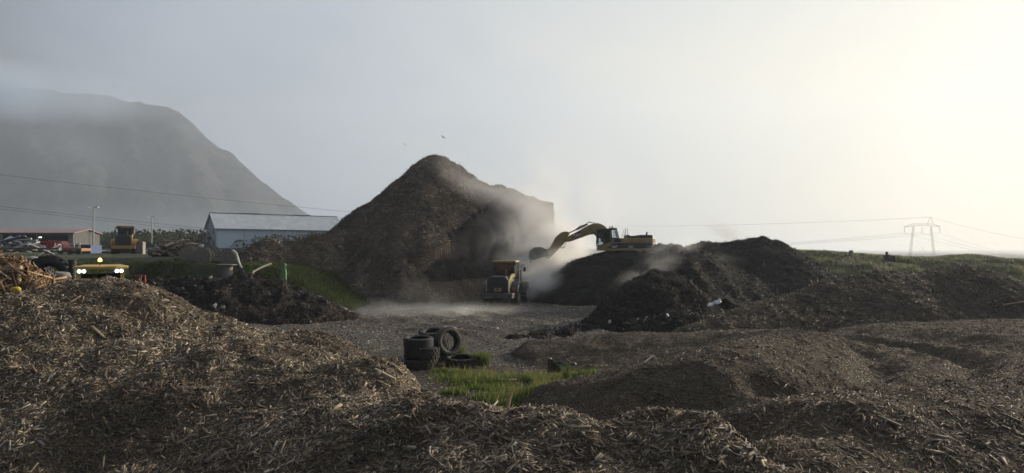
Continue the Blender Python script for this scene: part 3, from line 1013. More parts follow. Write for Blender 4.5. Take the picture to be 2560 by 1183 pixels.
t_db = pile('debris_heap', f_debris, (-34, -6), (36, 52), 0.11, M_debris, 'black heap of mixed soil and rubbish strewn with pale scraps below the cable reels', 'debris heap')
grid_mesh('foot', f_debris_low, (-22, -6), (36, 48), 0.13, M_debris, t_db)
pn = scatter(f_debris, 30000, (-30, -6), (37, 48), near=38, power=0.5)
chips('scraps', pn, (0.08, 0.35), (0.08, 0.35), PAL_DARK + [((0.10, 0.06, 0.048), 1.2)], t_db, tilt=0.5)
pn = scatter(f_debris_low, 12000, (-22, -6), (37, 46), near=38, power=0.5)
chips('scraps', pn, (0.08, 0.35), (0.08, 0.3), PAL_DARK + [((0.10, 0.055, 0.042), 4)], t_db, tilt=0.5)
pn = scatter(f_debris, 520, (-30, -8), (38, 47), near=38, power=0.5)
chips('pale_scraps', pn, (0.12, 0.6), (0.15, 0.6), PAL_TRASH, t_db, tilt=0.6, lift=0.5)

GR = [((0.06, 0.085, 0.028), 5), ((0.10, 0.13, 0.04), 3), ((0.04, 0.055, 0.022), 4), ((0.14, 0.13, 0.06), 1.5)]
GR_DRY = [((0.19, 0.215, 0.11), 4), ((0.26, 0.26, 0.15), 2), ((0.12, 0.145, 0.07), 4), ((0.32, 0.30, 0.20), 0.8)]
pn = scatter(gz, 70000, (-52, -17), (55, 92), near=55, power=0.3, mask=lambda x, y, z, rng: (z > 2.2) & ((fbm(x, y, 6, 3, 0.6, 80.0) > -0.05) | (rng.random(len(x)) < 0.15)), fov=0.8)
tag(blades('terrace_grass', pn, (0.15, 0.55), 0.06, GR + GR_DRY[:2]), kind='stuff')
bank = grid_mesh('grass_bank', f_bank, (-44, -8), (38, 62), 0.2, M_turf)
tag(bank, kind='structure')
pn = scatter(f_bank, 60000, (-42, -9), (42, 60), near=45, power=0.3, mask=lambda x, y, z, rng: ((fbm(x, y, 2.5, 3, 0.6, 70.0) > 0.10) & (rng.random(len(x)) < 0.6)) | (x > -18.5 + rng.normal(0, 0.8, len(x))))
tag(blades('bank_grass', pn, (0.10, 0.30), 0.05, GR), kind='stuff')
hill = grid_mesh('grassy_hill', f_hill, (14, 110), (40, 100), 0.3, mat('hill_soil', (0.075, 0.066, 0.05), 0.95, color2=(0.09, 0.10, 0.05), nscale=0.5, bump=0.12, bscale=4, spec=0.1), cut=0.6)
tag(hill, kind='structure')


def hill_mask(x, y, z, rng):
    g = fbm(x, y, 5.0, 3, 0.6, 12.0)
    return (g > 0.08 - 0.25 * sstep((y - 64) / 6)) | (rng.random(len(x)) < 0.08)


pn = scatter(f_hill, 110000, (15, 66), (46, 75), near=60, power=0.3, mask=hill_mask, cut=0.3)
tag(blades('hill_grass', pn, (0.08, 0.30), 0.05, GR_DRY), kind='stuff')
pn = scatter(f_hill, 16000, (15, 60), (46, 68), near=60, power=0.3, cut=0.3)
o = chips('hill_litter', pn, (0.1, 0.5), (0.06, 0.2), PAL_MID, None)

# loose material on the yard floor
def floor_mask(x, y, z, rng):
    return (gz(x, y) < 1.2)


pn = scatter(gz, 110000, (-16, 16), (14, 58), near=22, power=0.9, base=lambda x, y: gz(x, y) - 1, mask=floor_mask)
chips('yard_litter', pn, (0.03, 0.12), (0.15, 0.4), PAL_MID + [((0.4, 0.37, 0.33), 0.8)], None, tilt=0.2, lift=0.05, grow=0.03)

#@@GRASS
def patch(cx, cy, rx, ry):
    return lambda x, y: ((x - cx) / rx) ** 2 + ((y - cy) / ry) ** 2


def top_of(x, y):
    return np.maximum(gz(x, y), f_right(x, y))


GR_L = [((0.12, 0.20, 0.045), 5), ((0.19, 0.28, 0.06), 3), ((0.09, 0.11, 0.04), 3), ((0.24, 0.21, 0.11), 2.5)]
PATCHES = [(P(1290, 950, 24.4), 2.3, 1.3), (P(1215, 952, 24.6), 1.1, 0.7), (P(1380, 950, 24.6), 1.3, 1.1), (P(1150, 935, 26.0), 1.1, 0.5), (P(1280, 985, 21.8), 1.0, 1.0), (P(1340, 970, 22.6), 0.9, 0.8), (P(1145, 985, 22.6), 0.65, 0.3), (P(1115, 935, 26.6), 0.5, 0.3)]
gp, gn = [], []
for c_, rx_, ry_ in PATCHES:
    m_ = int(6200 * rx_ * ry_)
    a_ = RNG.uniform(0, 2 * np.pi, m_)
    r_ = RNG.random(m_) ** 0.75 * 1.15 * (0.75 + 0.35 * np.sin(3 * a_) * 0.5 + 0.3 * RNG.random(m_))
    x_ = c_.x + rx_ * r_ * np.cos(a_)
    y_ = c_.y + ry_ * r_ * np.sin(a_)
    k_ = fbm(x_, y_, 0.6, 3, 0.6, 2.0) > -0.10 - 0.25 * (RNG.random(m_) ** 3)
    x_, y_ = x_[k_], y_[k_]
    z_ = top_of(x_, y_)
    gp.append(np.stack([x_, y_, z_], 1))
gp = np.concatenate(gp)
gnn = np.tile(np.array([[0, 0, 1.0]]), (len(gp), 1))
tag(blades('yard_grass', (gp, gnn), (0.05, 0.24), 0.020, GR_L, lean=0.6), kind='stuff')
k_ = RNG.random(len(gp)) < 0.03
tag(blades('dry_weeds', (gp[k_], gnn[k_]), (0.2, 0.5), 0.014, [((0.30, 0.25, 0.13), 3), ((0.2, 0.2, 0.08), 2)], lean=0.5), kind='stuff')


def tuft(center, rx, ry, h, n, label, pal=GR_L):
    a_ = RNG.uniform(0, 2 * np.pi, n)
    r_ = np.sqrt(RNG.random(n))
    x_ = center.x + rx * r_ * np.cos(a_)
    y_ = center.y + ry * r_ * np.sin(a_)
    z_ = top_of(x_, y_)
    o = blades('grass_tuft', (np.stack([x_, y_, z_], 1), np.tile(np.array([[0, 0, 1.0]]), (n, 1))), (h * 0.5, h), 0.02, pal, lean=0.6)
    return tag(o, label, 'grass tuft')


tuft(P(1203, 885, 28.2), 0.28, 0.25, 0.62, 900, 'bushy green grass tuft at the side of the flat-lying tyre')
tuft(P(1146, 845, 29.8), 0.18, 0.2, 0.75, 500, 'tall thin grass tuft behind the upright tyre')
tuft(P(1417, 915, 24.8), 0.07, 0.07, 0.75, 90, 'narrow green weed growing beside the black plastic bag')

#@@OBJECTS
# ------------------------------------------------------------------ tyres
def tyre(loc, rot, R0, wdt, label, treads=0, dusty=False, hole=0.56, skew=0.0):
    T = thing('tyre', loc, 0, label, 'tyre', 'old tyres dumped beside the woodchip pile')
    T.rotation_euler = rot
    h = wdt / 2
    ri = R0 * hole
    pr = [(ri, -h * 0.62), (ri + 0.03, -h * 0.8), (ri + (R0 - ri) * 0.35, -h * 0.98), (ri + (R0 - ri) * 0.72, -h * 0.97), (R0 * 0.965, -h * 0.80), (R0 * 0.985, -h * 0.55), (R0 * 0.985, h * 0.55), (R0 * 0.965, h * 0.80),
          (ri + (R0 - ri) * 0.72, h * 0.97), (ri + (R0 - ri) * 0.35, h * 0.98), (ri + 0.03, h * 0.8), (ri, h * 0.62), (ri + 0.035, h * 0.6), (ri + (R0 - ri) * 0.6, h * 0.86), (R0 * 0.93, h * 0.6), (R0 * 0.94, 0), (R0 * 0.93, -h * 0.6),
          (ri + (R0 - ri) * 0.6, -h * 0.86), (ri + 0.035, -h * 0.6)]
    m = MB().lathe(pr, 44)
    m.build('carcass', M_rubber_dusty if dusty else M_rubber, T, smooth=True)
    b = MB()
    n = treads or 0
    if n:
        for i in range(n):
            for row, (z0, z1, o_) in enumerate(((-h * 0.93, -h * 0.36, 0), (-h * 0.30, h * 0.30, 0.5), (h * 0.36, h * 0.93, 0))):
                a0 = 2 * math.pi * (i + o_) / n
                b2 = MB().box((R0 * 0.995, 0, (z0 + z1) / 2), (R0 * 0.07, 2 * math.pi * R0 / n * 0.62, (z1 - z0)), (0.35 * (row - 1), 0, 0))
                b2.xf(Matrix.Rotation(a0, 4, 'Z'))
                b.add(b2.v, b2.f)
        b.build('tread', M_rubber, T)
    else:
        for k in range(5):
            z = -h * 0.72 + k * h * 0.36
            b.lathe([(R0 * 0.975, z - h * 0.13), (R0 * 1.0, z - h * 0.11), (R0 * 1.0, z + h * 0.11), (R0 * 0.975, z + h * 0.13)], 44)
        b.build('tread', M_rubber, T)
    return T


ts = on(gz, 1052, 27.8)
z0 = ts.z
tyre((ts.x - 0.12, ts.y, z0 + 0.16), (0.03, -0.03, 0), 0.74, 0.42, 'broad tyre with wavy tread at the bottom of the tyre stack', 26)
tyre((ts.x + 0.05, ts.y, z0 + 0.56), (-0.03, 0.05, 0.4), 0.63, 0.38, 'knobbly off-road tyre in the middle of the tyre stack', 22)
tyre((ts.x - 0.08, ts.y, z0 + 0.93), (0.04, -0.04, 1.1), 0.55, 0.35, 'smooth-ribbed tyre on top of the tyre stack', 0, hole=0.66)
q = P(1120, 845, 28.6)
tyre((q.x, q.y, z0 + 0.84), (R(90) - R(10), R(-12), R(40)), 0.54, 0.36, 'upright leaning tyre with a pale dusty sidewall ring', 0, dusty=True, hole=0.62)
q = P(1082, 845, 29.6)
tyre((q.x, q.y, z0 + 1.02), (R(8), R(-6), 0.3), 0.52, 0.30, 'dark tyre lying level behind the stack and touching the leaning tyre', 20)
q = P(1080, 845, 29.6)
tyre((q.x - 0.05, q.y + 0.05, z0 + 0.20), (0, 0, 0.2), 0.56, 0.38, 'tyre flat on the ground at the bottom behind the stack', 20)
tyre((q.x + 0.1, q.y, z0 + 0.62), (0, 0, 0.7), 0.55, 0.42, 'shaded tyre between the ground tyre and the level tyre behind the stack', 20)
q = P(1153, 885, 28.2)
tyre((q.x, q.y, z0 + 0.17), (R(3), R(-3), 0.9), 0.60, 0.34, 'flat-lying cracked tyre with weeds growing inside', 18, hole=0.7)

# ------------------------------------------------------------------ lettering
def lettering(name, s, size, M, mt, parent, ext=0.004, spacing=1.0, bold=0.0):
    cu = bpy.data.curves.new(name, 'FONT')
    cu.body = s
    cu.size = size
    cu.extrude = ext
    cu.offset = bold
    cu.space_character = spacing
    cu.align_x = 'CENTER'
    cu.align_y = 'CENTER'
    tmp = bpy.data.objects.new(name, cu)
    COL.objects.link(tmp)
    bpy.context.view_layer.update()
    me = bpy.data.meshes.new_from_object(tmp.evaluated_get(bpy.context.evaluated_depsgraph_get()))
    bpy.data.objects.remove(tmp)
    me.materials.clear()
    me.materials.append(mt)
    o = bpy.data.objects.new(name, me)
    COL.objects.link(o)
    o.parent = parent
    o.matrix_local = M
    return o


# ------------------------------------------------------------------ wheel loader
def wheel(parent, x, y, r, w, rim_mat, name='wheel'):
    e = bpy.data.objects.new(name, None)
    COL.objects.link(e)
    e.parent = parent
    e.location = (x, y, r)
    h = w / 2
    pr = [(r * 0.52, -h * 0.8), (r * 0.75, -h), (r * 0.95, -h * 0.86), (r, -h * 0.5), (r, h * 0.5), (r * 0.95, h * 0.86), (r * 0.75, h), (r * 0.52, h * 0.8)]
    My = Matrix.Rotation(R(90), 4, 'Y')
    MB().lathe(pr, 30).xf(My).build('tyre', M_rubber, e, smooth=True)
    b = MB()
    for i in range(24):
        for s in (-1, 1):
            b2 = MB().box((r * 1.005, 0, s * h * 0.5), (r * 0.06, r * 0.13, h * 0.9), (s * 0.5, 0, 0))
            b2.xf(Matrix.Rotation(2 * math.pi * (i + (0.5 if s > 0 else 0)) / 24, 4, 'Z'))
            b.add(b2.v, b2.f)
    b.xf(My).build('tread', M_rubber, e)
    sgn = 1 if x > 0 else -1
    rim = MB().lathe([(r * 0.54, -h * 0.78), (r * 0.54, h * 0.78), (r * 0.48, h * 0.7), (r * 0.44, h * 0.2), (r * 0.16, h * 0.15), (r * 0.14, h * 0.5), (0.001, h * 0.5), (0.001, -h * 0.5), (r * 0.3, -h * 0.5), (r * 0.48, -h * 0.7)], 26)
    if sgn < 0: rim.xf(Matrix.Rotation(math.pi, 4, 'X'))
    rim.xf(My).build('rim', rim_mat, e)
    return e


def wheel_loader(loc, rz, label, ymat, rimmat, grille_mat, scale=1.0, plate=True, swoosh=True):
    T = thing('wheel_loader', loc, rz, label, 'wheel loader')
    T.scale = (scale,) * 3
    # rear hood, y = -3.5 rear .. -0.9
    body = MB()
    sec = [(-0.86, 1.05), (0.86, 1.05), (0.86, 1.95), (0.62, 2.28), (-0.62, 2.28), (-0.86, 1.95)]
    body.prism(sec, 'y', -3.35, -0.85)
    body.build('engine_hood', grille_mat, T, bevel=0.04)
    g = MB()
    g.prism([(-0.74, 1.12), (0.74, 1.12), (0.74, 1.90), (0.55, 2.16), (-0.55, 2.16), (-0.74, 1.90)], 'y', -3.42, -3.352)
    for k in range(9):
        g.box((0, -3.43, 1.2 + k * 0.1), (1.36, 0.03, 0.035))
    g.build('radiator_grille', M_black, T)
    for s in (-1, 1):
        sp = MB()
        if not swoosh and s < 0: pass
        sp.prism([(-3.40, 1.10), (-3.28, 1.10), (-3.18, 1.75), (-2.2, 2.1), (-0.9, 2.2), (-0.9, 2.46), (-2.4, 2.42), (-3.22, 2.02), (-3.40, 1.8)] if s > 0 else
                 [(-3.40, 1.10), (-3.34, 1.10), (-3.30, 1.9), (-2.9, 2.0), (-3.2, 2.02), (-3.40, 1.9)], 'x', s * 0.862 - 0.03, s * 0.862 + 0.03)
        sp.build('side_panel', ymat, T)
    # bumper counterweight
    MB().prism([(-1.22, 0.62), (1.22, 0.62), (1.25, 1.02), (-1.25, 1.02)], 'y', -3.75, -2.5).build('counterweight', mat('scraped_black', (0.03, 0.03, 0.033), 0.6, color2=(0.14, 0.135, 0.13), nscale=2.2) if plate else ymat, T, bevel=0.05)
    MB().box((0, -2.0, 0.78), (1.2, 2.2, 0.5)).box((0, 0.9, 0.85), (1.0, 2.6, 0.6)).build('chassis', M_black, T)
    # fenders
    for s in (-1, 1):
        fm = MB()
        arc = []
        for k in range(9):
            a = R(15 + 150 * k / 8)
            arc.append((-1.75 - math.cos(a) * 1.02, 0.82 + math.sin(a) * 1.02))
        inner = [(-1.75 + (y_ + 1.75) * 0.93, 0.82 + (z_ - 0.82) * 0.93) for y_, z_ in arc]
        x0, x1 = (0.88, 1.42) if s > 0 else (-1.42, -0.88)
        n_ = len(arc)
        vs = [(x0, a_[0], a_[1]) for a_ in arc] + [(x1, a_[0], a_[1]) for a_ in arc] + [(x0, a_[0], a_[1]) for a_ in inner] + [(x1, a_[0], a_[1]) for a_ in inner]
        fs = []
        for k in range(n_ - 1):
            fs += [(k, k + 1, n_ + k + 1, n_ + k), (2 * n_ + k, 3 * n_ + k, 3 * n_ + k + 1, 2 * n_ + k + 1), (k, 2 * n_ + k, 2 * n_ + k + 1, k + 1), (n_ + k, n_ + k + 1, 3 * n_ + k + 1, 3 * n_ + k)]
        fs += [(0, n_, 3 * n_, 2 * n_), (n_ - 1, 3 * n_ - 1, 4 * n_ - 1, 2 * n_ - 1)]
        fm.add(vs, fs)
        fm.build('fender', M_navy if plate else ymat, T)
        # tail lamp
        MB().box((s * 1.12, -2.80, 1.30), (0.10, 0.06, 0.26)).build('tail_lamp', M_red, T)
    for x_ in (-1.08, 1.08):
        for y_ in (-1.75, 1.75):
            wheel(T, x_, y_, 0.82, 0.62, rimmat)
    # cab
    cabf = MB()
    for x_ in (-0.76, 0.76):
        for y_ in (-0.85, 0.75):
            cabf.box((x_, y_, 2.45), (0.10, 0.10, 1.75))
        cabf.box((x_, 0.0, 1.62), (0.08, 1.6, 0.55))
        cabf.box((x_, -0.05, 2.3), (0.07, 0.06, 1.7))
    cabf.box((0, -0.85, 2.30), (1.5, 0.08, 0.10)).box((0, 0.75, 2.0), (1.5, 0.08, 0.08)).box((0, -0.05, 1.38), (1.56, 1.65, 0.10))
    cabf.build('cab_frame', M_black, T)
    gm = MB()
    gm.box((0, -0.86, 2.80), (1.40, 0.015, 0.92)).box((0, 0.76, 2.65), (1.40, 0.015, 1.25))
    gm.box((-0.765, 0, 2.60), (0.015, 1.48, 1.35)).box((0.765, 0, 2.60), (0.015, 1.48, 1.35))
    gm.build('cab_glass', M_glass_d, T)
    MB().box((0, 0.0, 1.85), (0.5, 0.5, 0.14)).box((0, -0.27, 2.25), (0.48, 0.12, 0.8)).build('driver_seat', M_black, T)
    rf = MB().prism([(-0.98, 3.33), (0.98, 3.33), (0.90, 3.46), (-0.90, 3.46)], 'y', -1.0, 0.95)
    rf.build('cab_roof', ymat, T, bevel=0.03)
    for s in (-1, 1):
        MB().box((s * 0.90, -0.98, 3.20), (0.20, 0.14, 0.20)).build('work_lamp', M_black, T)
        mr_ = MB().tube([(s * 0.8, 0.8, 3.05), (s * 1.25, 0.9, 3.1), (s * 1.28, 0.9, 2.85)], 0.02, 6).box((s * 1.28, 0.9, 2.72), (0.20, 0.05, 0.34))
        mr_.build('mirror', M_black, T)
    MB().cyl((0.0, -0.7, 3.46), (0.0, -0.7, 3.60), 0.07, 0.05).build('beacon', mat('amber_plastic', (0.7, 0.28, 0.03), 0.3), T)
    # rails and ladder
    for s in (-1, 1):
        rl = MB()
        rl.tube([(s * 1.3, -2.5, 1.85), (s * 1.3, -2.5, 2.75), (s * 1.3, -0.9, 2.75), (s * 1.3, -0.9, 1.7)], 0.025, 6)
        rl.tube([(s * 1.3, -1.6, 1.85), (s * 1.3, -1.6, 2.75)], 0.02, 6)
        rl.tube([(s * 1.0, -0.9, 1.9), (s * 1.12, -0.9, 3.1), (s * 1.12, 0.6, 3.1), (s * 1.1, 0.6, 1.5)], 0.025, 6)
        rl.tube([(s * 1.12, -0.2, 3.1), (s * 1.12, -0.2, 1.5)], 0.02, 6)
        rl.build('handrail', M_black, T)
    for z_ in (0.95, 0.6): MB().box((1.2, 0.1, z_), (0.4, 0.5, 0.06)).build('step', M_black, T)
    MB().cyl((0.35, -2.2, 2.25), (0.35, -2.2, 2.75), 0.07, 0.07, 10).build('exhaust_pipe', M_black, T)
    # front arms and bucket
    for s in (-1, 1):
        am = MB()
        am.prism([(0.9, 1.9), (1.25, 2.15), (2.6, 1.45), (3.4, 0.65), (3.2, 0.45), (2.3, 1.05), (1.0, 1.55)], 'x', s * 0.45 - 0.09, s * 0.45 + 0.09)
        am.build('lift_arm', ymat, T)
    bk = MB()
    pr = [(3.2, 0.12), (4.35, 0.10), (4.37, 0.16), (3.45, 0.24), (3.16, 0.62), (3.25, 1.12), (3.72, 1.42), (3.68, 1.48), (3.15, 1.18), (3.02, 0.6)]
    bk.prism(pr, 'x', -1.45, 1.45)
    for s in (-1, 1):
        bk.prism([(3.1, 0.14), (4.3, 0.12), (3.7, 1.44), (3.15, 1.15)], 'x', s * 1.45 - 0.03, s * 1.45 + 0.03)
    bk.build('bucket', M_steel, T)
    if plate:
        MB().box((0.05, -3.46, 1.30), (0.56, 0.02, 0.26)).build('number_plate', M_yellow_b, T)
        lettering('plate_lettering', 'MC', 0.24, Matrix.Translation((0.05, -3.475, 1.30)) @ Matrix.Rotation(R(90), 4, 'X'), M_black, T, bold=0.006)
    return T


lp = P(1270, 764, 59.0)
lz = surf(gz, lp.x, lp.y)
wheel_loader((lp.x - 0.1, lp.y + 2.2, lz - 0.02), R(-12), 'dusty yellow wheel loader with dark hood, seen from behind in the steam below the excavator', M_yellow_b, M_olive, M_navy, 1.0)
lb = P(314, 640, 94)
wl2 = wheel_loader((lb.x, lb.y, surf(gz, lb.x, lb.y) - 0.02), R(25), 'yellow wheel loader parked on the upper yard between the street lamps', M_yellow, M_yellow, M_navy, 1.0, plate=False)
# its side bucket plate
# near loader hidden behind the chip pile: only its roof shows
ld = thing('wheel_loader', (P(254, 660, 26).x, 26 * KD, gz(np.array([-14.0]), np.array([23.4]))[0] + 0.1), R(209), 'yellow loader roof with lit white lamps and orange beacon showing over the chip pile', 'wheel loader')
RZ = P(254, 667, 26).z - ld.location.z
rf = MB()
rw = 0.80
rf.add([(-rw, -0.75, RZ - 0.05), (rw, -0.75, RZ - 0.05), (rw, 0.75, RZ - 0.05), (-rw, 0.75, RZ - 0.05), (-rw, -0.75, RZ + 0.01), (-0.55, -0.62, RZ + 0.065), (0.55, -0.62, RZ + 0.065), (rw, -0.75, RZ + 0.01),
        (rw, 0.75, RZ + 0.01), (0.45, 0.85, RZ + 0.03), (-0.45, 0.85, RZ + 0.03), (-rw, 0.75, RZ + 0.01), (0.5, 0.5, RZ + 0.065), (-0.5, 0.5, RZ + 0.065), (0.45, 0.85, RZ - 0.06), (-0.45, 0.85, RZ - 0.06)],
       [(3, 2, 1, 0), (0, 1, 7, 6, 5, 4), (1, 2, 8, 7), (0, 4, 11, 3), (4, 5, 13, 11), (5, 6, 12, 13), (6, 7, 8, 12), (8, 9, 12), (9, 10, 13, 12), (10, 11, 13), (2, 14, 9, 8), (14, 15, 10, 9), (15, 3, 11, 10), (2, 3, 15, 14)])
rf.build('cab_roof', M_yellow_b, ld, bevel=0.015)
for x_ in (-0.62, 0.62):
    for y_ in (-0.6, 0.6):
        MB().box((x_, y_, RZ - 0.75), (0.11, 0.11, 1.4)).build('cab_pillar', M_yellow_b, ld)
MB().box((0, 0, RZ - 1.5), (1.5, 1.5, 0.7)).box((0, -1.6, RZ - 1.7), (1.4, 2.2, 0.9)).box((0, 1.4, RZ - 2.3), (1.2, 2.4, 0.5)).build('body', M_yellow, ld, bevel=0.05)
for y_ in (-0.6, 0.6): MB().box((0, y_, RZ - 0.75), (1.12, 0.02, 1.0)).build('window', M_glass_d, ld)
for x_ in (-0.98, 0.98):
    for y_ in (-1.7, 1.6):
        wheel(ld, x_, y_, 0.75, 0.5, M_yellow)
for x_ in (-0.60, -0.47, 0.47, 0.60):
    hl = MB().cyl((x_, 0.80, RZ - 0.13), (x_, 0.72, RZ - 0.13), 0.062, 0.05, 12).build('work_lamp', M_black, ld)
    MB().cyl((x_, 0.825, RZ - 0.13), (x_, 0.802, RZ - 0.13), 0.055, 0.058, 12).build('lamp_lens', M_lamp, hl)
MB().tube([(0.03, 0.8, RZ - 0.03), (0.10, 0.8, RZ), (0.02, 0.8, RZ + 0.06), (0.0, 0.8, RZ + 0.2)], 0.012, 6).build('beacon_stalk', M_black, ld)
MB().lathe([(0.001, 0), (0.045, 0.0), (0.055, 0.03), (0.045, 0.09), (0.02, 0.11), (0.001, 0.115)], 14, closed=False).xf(Matrix.Translation((0.02, 0.8, RZ + 0.19))).build('beacon', M_amber, ld, smooth=True)

# ------------------------------------------------------------------ excavator (side on, facing left)
PXE = 69.0 * KD / F        # metres per photo pixel at its distance
EX0 = P(1565, 640, 69.0)


def ez(x8, y8):
    """zoomed detail coords -> local metres (x to the right, z up, from point (1565,640))"""
    px = 1360 + x8 / 8.533
    py = 540 + y8 / 8.533
    return ((px - 1565) * PXE, (640 - py) * PXE)


EX = thing('excavator', tuple(EX0), 0, 'yellow tracked excavator on the compost heap, its boom reaching towards the huge pile', 'excavator')


def eprism(name, pts, y0, y1, m, bevel=0.0, parent=None):
    return MB().prism([ez(*p_) for p_ in pts], 'y', y0, y1).build(name, m, parent or EX, bevel=bevel)


# upper structure: half-round counterweight at the tail
def house(name, x0, z0, x1, z1, mt, inset=0.0, tail=True):
    ax, az0 = ez(x0, z0)
    bx, az1 = ez(x1, z1)
    w = 1.45 - inset
    plan = [(ax, -w), (bx - 1.1, -w), (bx - 0.45, -w * 0.86), (bx - 0.12, -w * 0.55), (bx - inset, 0), (bx - 0.12, w * 0.55), (bx - 0.45, w * 0.86), (bx - 1.1, w), (ax, w)]
    return MB().prism(plan, 'z', min(az0, az1), max(az0, az1)).build(name, mt, EX, bevel=0.04)


house('base_frame', 1160, 742, 2370, 692, M_olive)
house('stripe_panel', 1400, 692, 2368, 580, M_navy, 0.012)
house('upper_body', 1560, 580, 2365, 480, M_olive, 0.0)
eprism('front_body', [(1120, 742), (1400, 742), (1400, 600), (1560, 580), (1560, 490), (1440, 470), (1370, 560), (1130, 640), (1110, 690)], -1.46, -0.35, M_olive)
eprism('stripe_front', [(1310, 676), (1420, 592), (1560, 582), (1560, 690), (1400, 690)], -1.475, -1.462, M_navy)
eprism('grille_panel', [(1450, 496), (1590, 496), (1585, 565), (1440, 572)], -1.475, -1.452, M_black)
eprism('engine_cover', [(1740, 478), (1740, 420), (1770, 405), (1800, 430), (1990, 425), (2000, 410), (2265, 412), (2275, 478)], -1.0, 0.9, M_black)
MB().cyl((ez(2200, 0)[0], 0.3, ez(0, 470)[1]), (ez(2205, 0)[0], 0.3, ez(0, 370)[1]), 0.08, 0.08, 10).cyl((ez(2205, 0)[0], 0.3, ez(0, 380)[1]), (ez(2218, 0)[0], 0.3, ez(0, 345)[1]), 0.08, 0.07, 10).build('exhaust_pipe', M_black, EX)
# cab
cabp = [(1125, 300), (1500, 295), (1545, 480), (1400, 500), (1370, 600), (1140, 650), (1112, 560)]
cf = MB()
for y_ in (-1.42, -0.46):
    def bar(a, b_, r=0.045):
        pa, pb = ez(*a), ez(*b_)
        cf.cyl((pa[0], y_, pa[1]), (pb[0], y_, pb[1]), r, r, 6)
    bar((1128, 305), (1112, 640)); bar((1128, 300), (1500, 296)); bar((1360, 300), (1370, 590), 0.05); bar((1500, 300), (1548, 480), 0.05); bar((1112, 640), (1370, 590)); bar((1380, 480), (1548, 480), 0.06)
    bar((1385, 300), (1400, 590), 0.05); bar((1135, 550), (1215, 548), 0.02)
for a_ in ((1128, 302), (1500, 298), (1112, 640), (1548, 480)):
    p_ = ez(*a_)
    cf.cyl((p_[0], -1.42, p_[1]), (p_[0], -0.46, p_[1]), 0.045, 0.045, 6)
cf.build('cab_frame', M_black, EX)
eprism('cab_roof', [(1130, 300), (1500, 296), (1500, 282), (1340, 278), (1130, 290)], -1.44, -0.44, M_navy)
eprism('cab_rear_panel', [(1372, 310), (1398, 310), (1412, 470), (1540, 470), (1548, 490), (1375, 560)], -1.435, -0.45, M_olive)
eprism('cab_door', [(1140, 315), (1355, 315), (1362, 580), (1225, 615), (1225, 500), (1130, 480)], -1.425, -1.41, M_glass_d)
eprism('cab_glass', [(1130, 480), (1200, 520), (1222, 560), (1215, 620), (1125, 635)], -1.425, -1.41, M_glass)
eprism('rear_window', [(1408, 318), (1498, 315), (1532, 462), (1420, 466)], -1.425, -1.41, M_glass)
eprism('inner_panel', [(1140, 320), (1350, 320), (1350, 560), (1240, 600), (1250, 420), (1140, 400)], -0.50, -0.47, M_black)
sx_, sz_ = ez(1290, 470)
MB().box((sx_, -0.95, sz_), (0.14, 0.5, 0.7)).box((sx_ - 0.2, -0.95, sz_ - 0.3), (0.5, 0.5, 0.14)).build('driver_seat', M_black, EX)
rr = MB()
for a_, b_ in (((1370, 268), (1505, 268)), ((1370, 268), (1370, 296)), ((1505, 268), (1505, 296))):
    pa, pb = ez(*a_), ez(*b_)
    for y_ in (-1.35, -0.55):
        rr.cyl((pa[0], y_, pa[1]), (pb[0], y_, pb[1]), 0.025, 0.025, 6)
    rr.cyl((pa[0], -1.36, pa[1]), (pa[0], -0.54, pa[1]), 0.026, 0.026, 6)
rr.build('roof_rack', M_steel, EX)
p_ = ez(1376, 262)
MB().cyl((p_[0], -0.95, p_[1] - 0.02), (p_[0], -0.95, p_[1] + 0.12), 0.055, 0.05).build('roof_lamp', M_black, EX)
p_ = ez(1426, 262)
MB().cyl((p_[0], -0.95, p_[1] - 0.02), (p_[0], -0.95, p_[1] + 0.10), 0.08, 0.06).cyl((p_[0], -0.95, p_[1] + 0.1), (p_[0] - 0.02, -0.95, p_[1] + 0.24), 0.05, 0.015).build('beacon', M_black, EX)
for y_ in (-1.3, -0.2):
    hr = MB()
    hr.tube([(ez(1650, 460)[0], y_, ez(1650, 460)[1]), (ez(1700, 300)[0], y_, ez(1700, 300)[1]), (ez(1718, 272)[0], y_, ez(1718, 272)[1]), (ez(1735, 300)[0], y_, ez(1735, 300)[1]), (ez(1740, 470)[0], y_, ez(1740, 470)[1])], 0.022, 6)
    hr.build('handrail', M_steel, EX)
mb = MB()
for (a_, b_) in (((1100, 400), (1078, 450)), ((1078, 450), (1068, 600)), ((1068, 600), (1090, 680)), ((1105, 420), (1098, 600)), ((1090, 680), (1120, 690))):
    pa, pb = ez(*a_), ez(*b_)
    mb.cyl((pa[0], -1.5, pa[1]), (pb[0], -1.5, pb[1]), 0.022, 0.022, 6)
mb.build('mirror_bracket', M_black, EX)
# boom, stick, bucket
BY0, BY1 = -0.30, 0.30
eprism('boom', [(1440, 600), (1400, 420), (1340, 285), (1290, 225), (1190, 180), (1050, 165), (960, 195), (850, 250), (750, 312), (640, 372), (560, 410), (470, 470), (425, 520), (440, 562), (560, 547), (700, 500), (860, 440), (980, 400), (1060, 392), (1130, 405), (1200, 480), (1330, 640)],
       BY0, BY1, M_olive, bevel=0.03)
eprism('stick', [(365, 352), (470, 330), (530, 352), (548, 385), (480, 480), (440, 560), (385, 640), (90, 925), (20, 900), (60, 700), (120, 690), (250, 450)], -0.22, 0.22, M_olive, bevel=0.03)
dc = ez(585, 480), ez(700, 345), ez(775, 325), ez(735, 430), ez(600, 475)
MB().prism([ez(580, 478), ez(665, 365), ez(780, 325), ez(745, 432)], 'y', BY0 - 0.012, BY0 - 0.002).build('boom_decal', M_black, EX)
c_ = ez(697, 412)
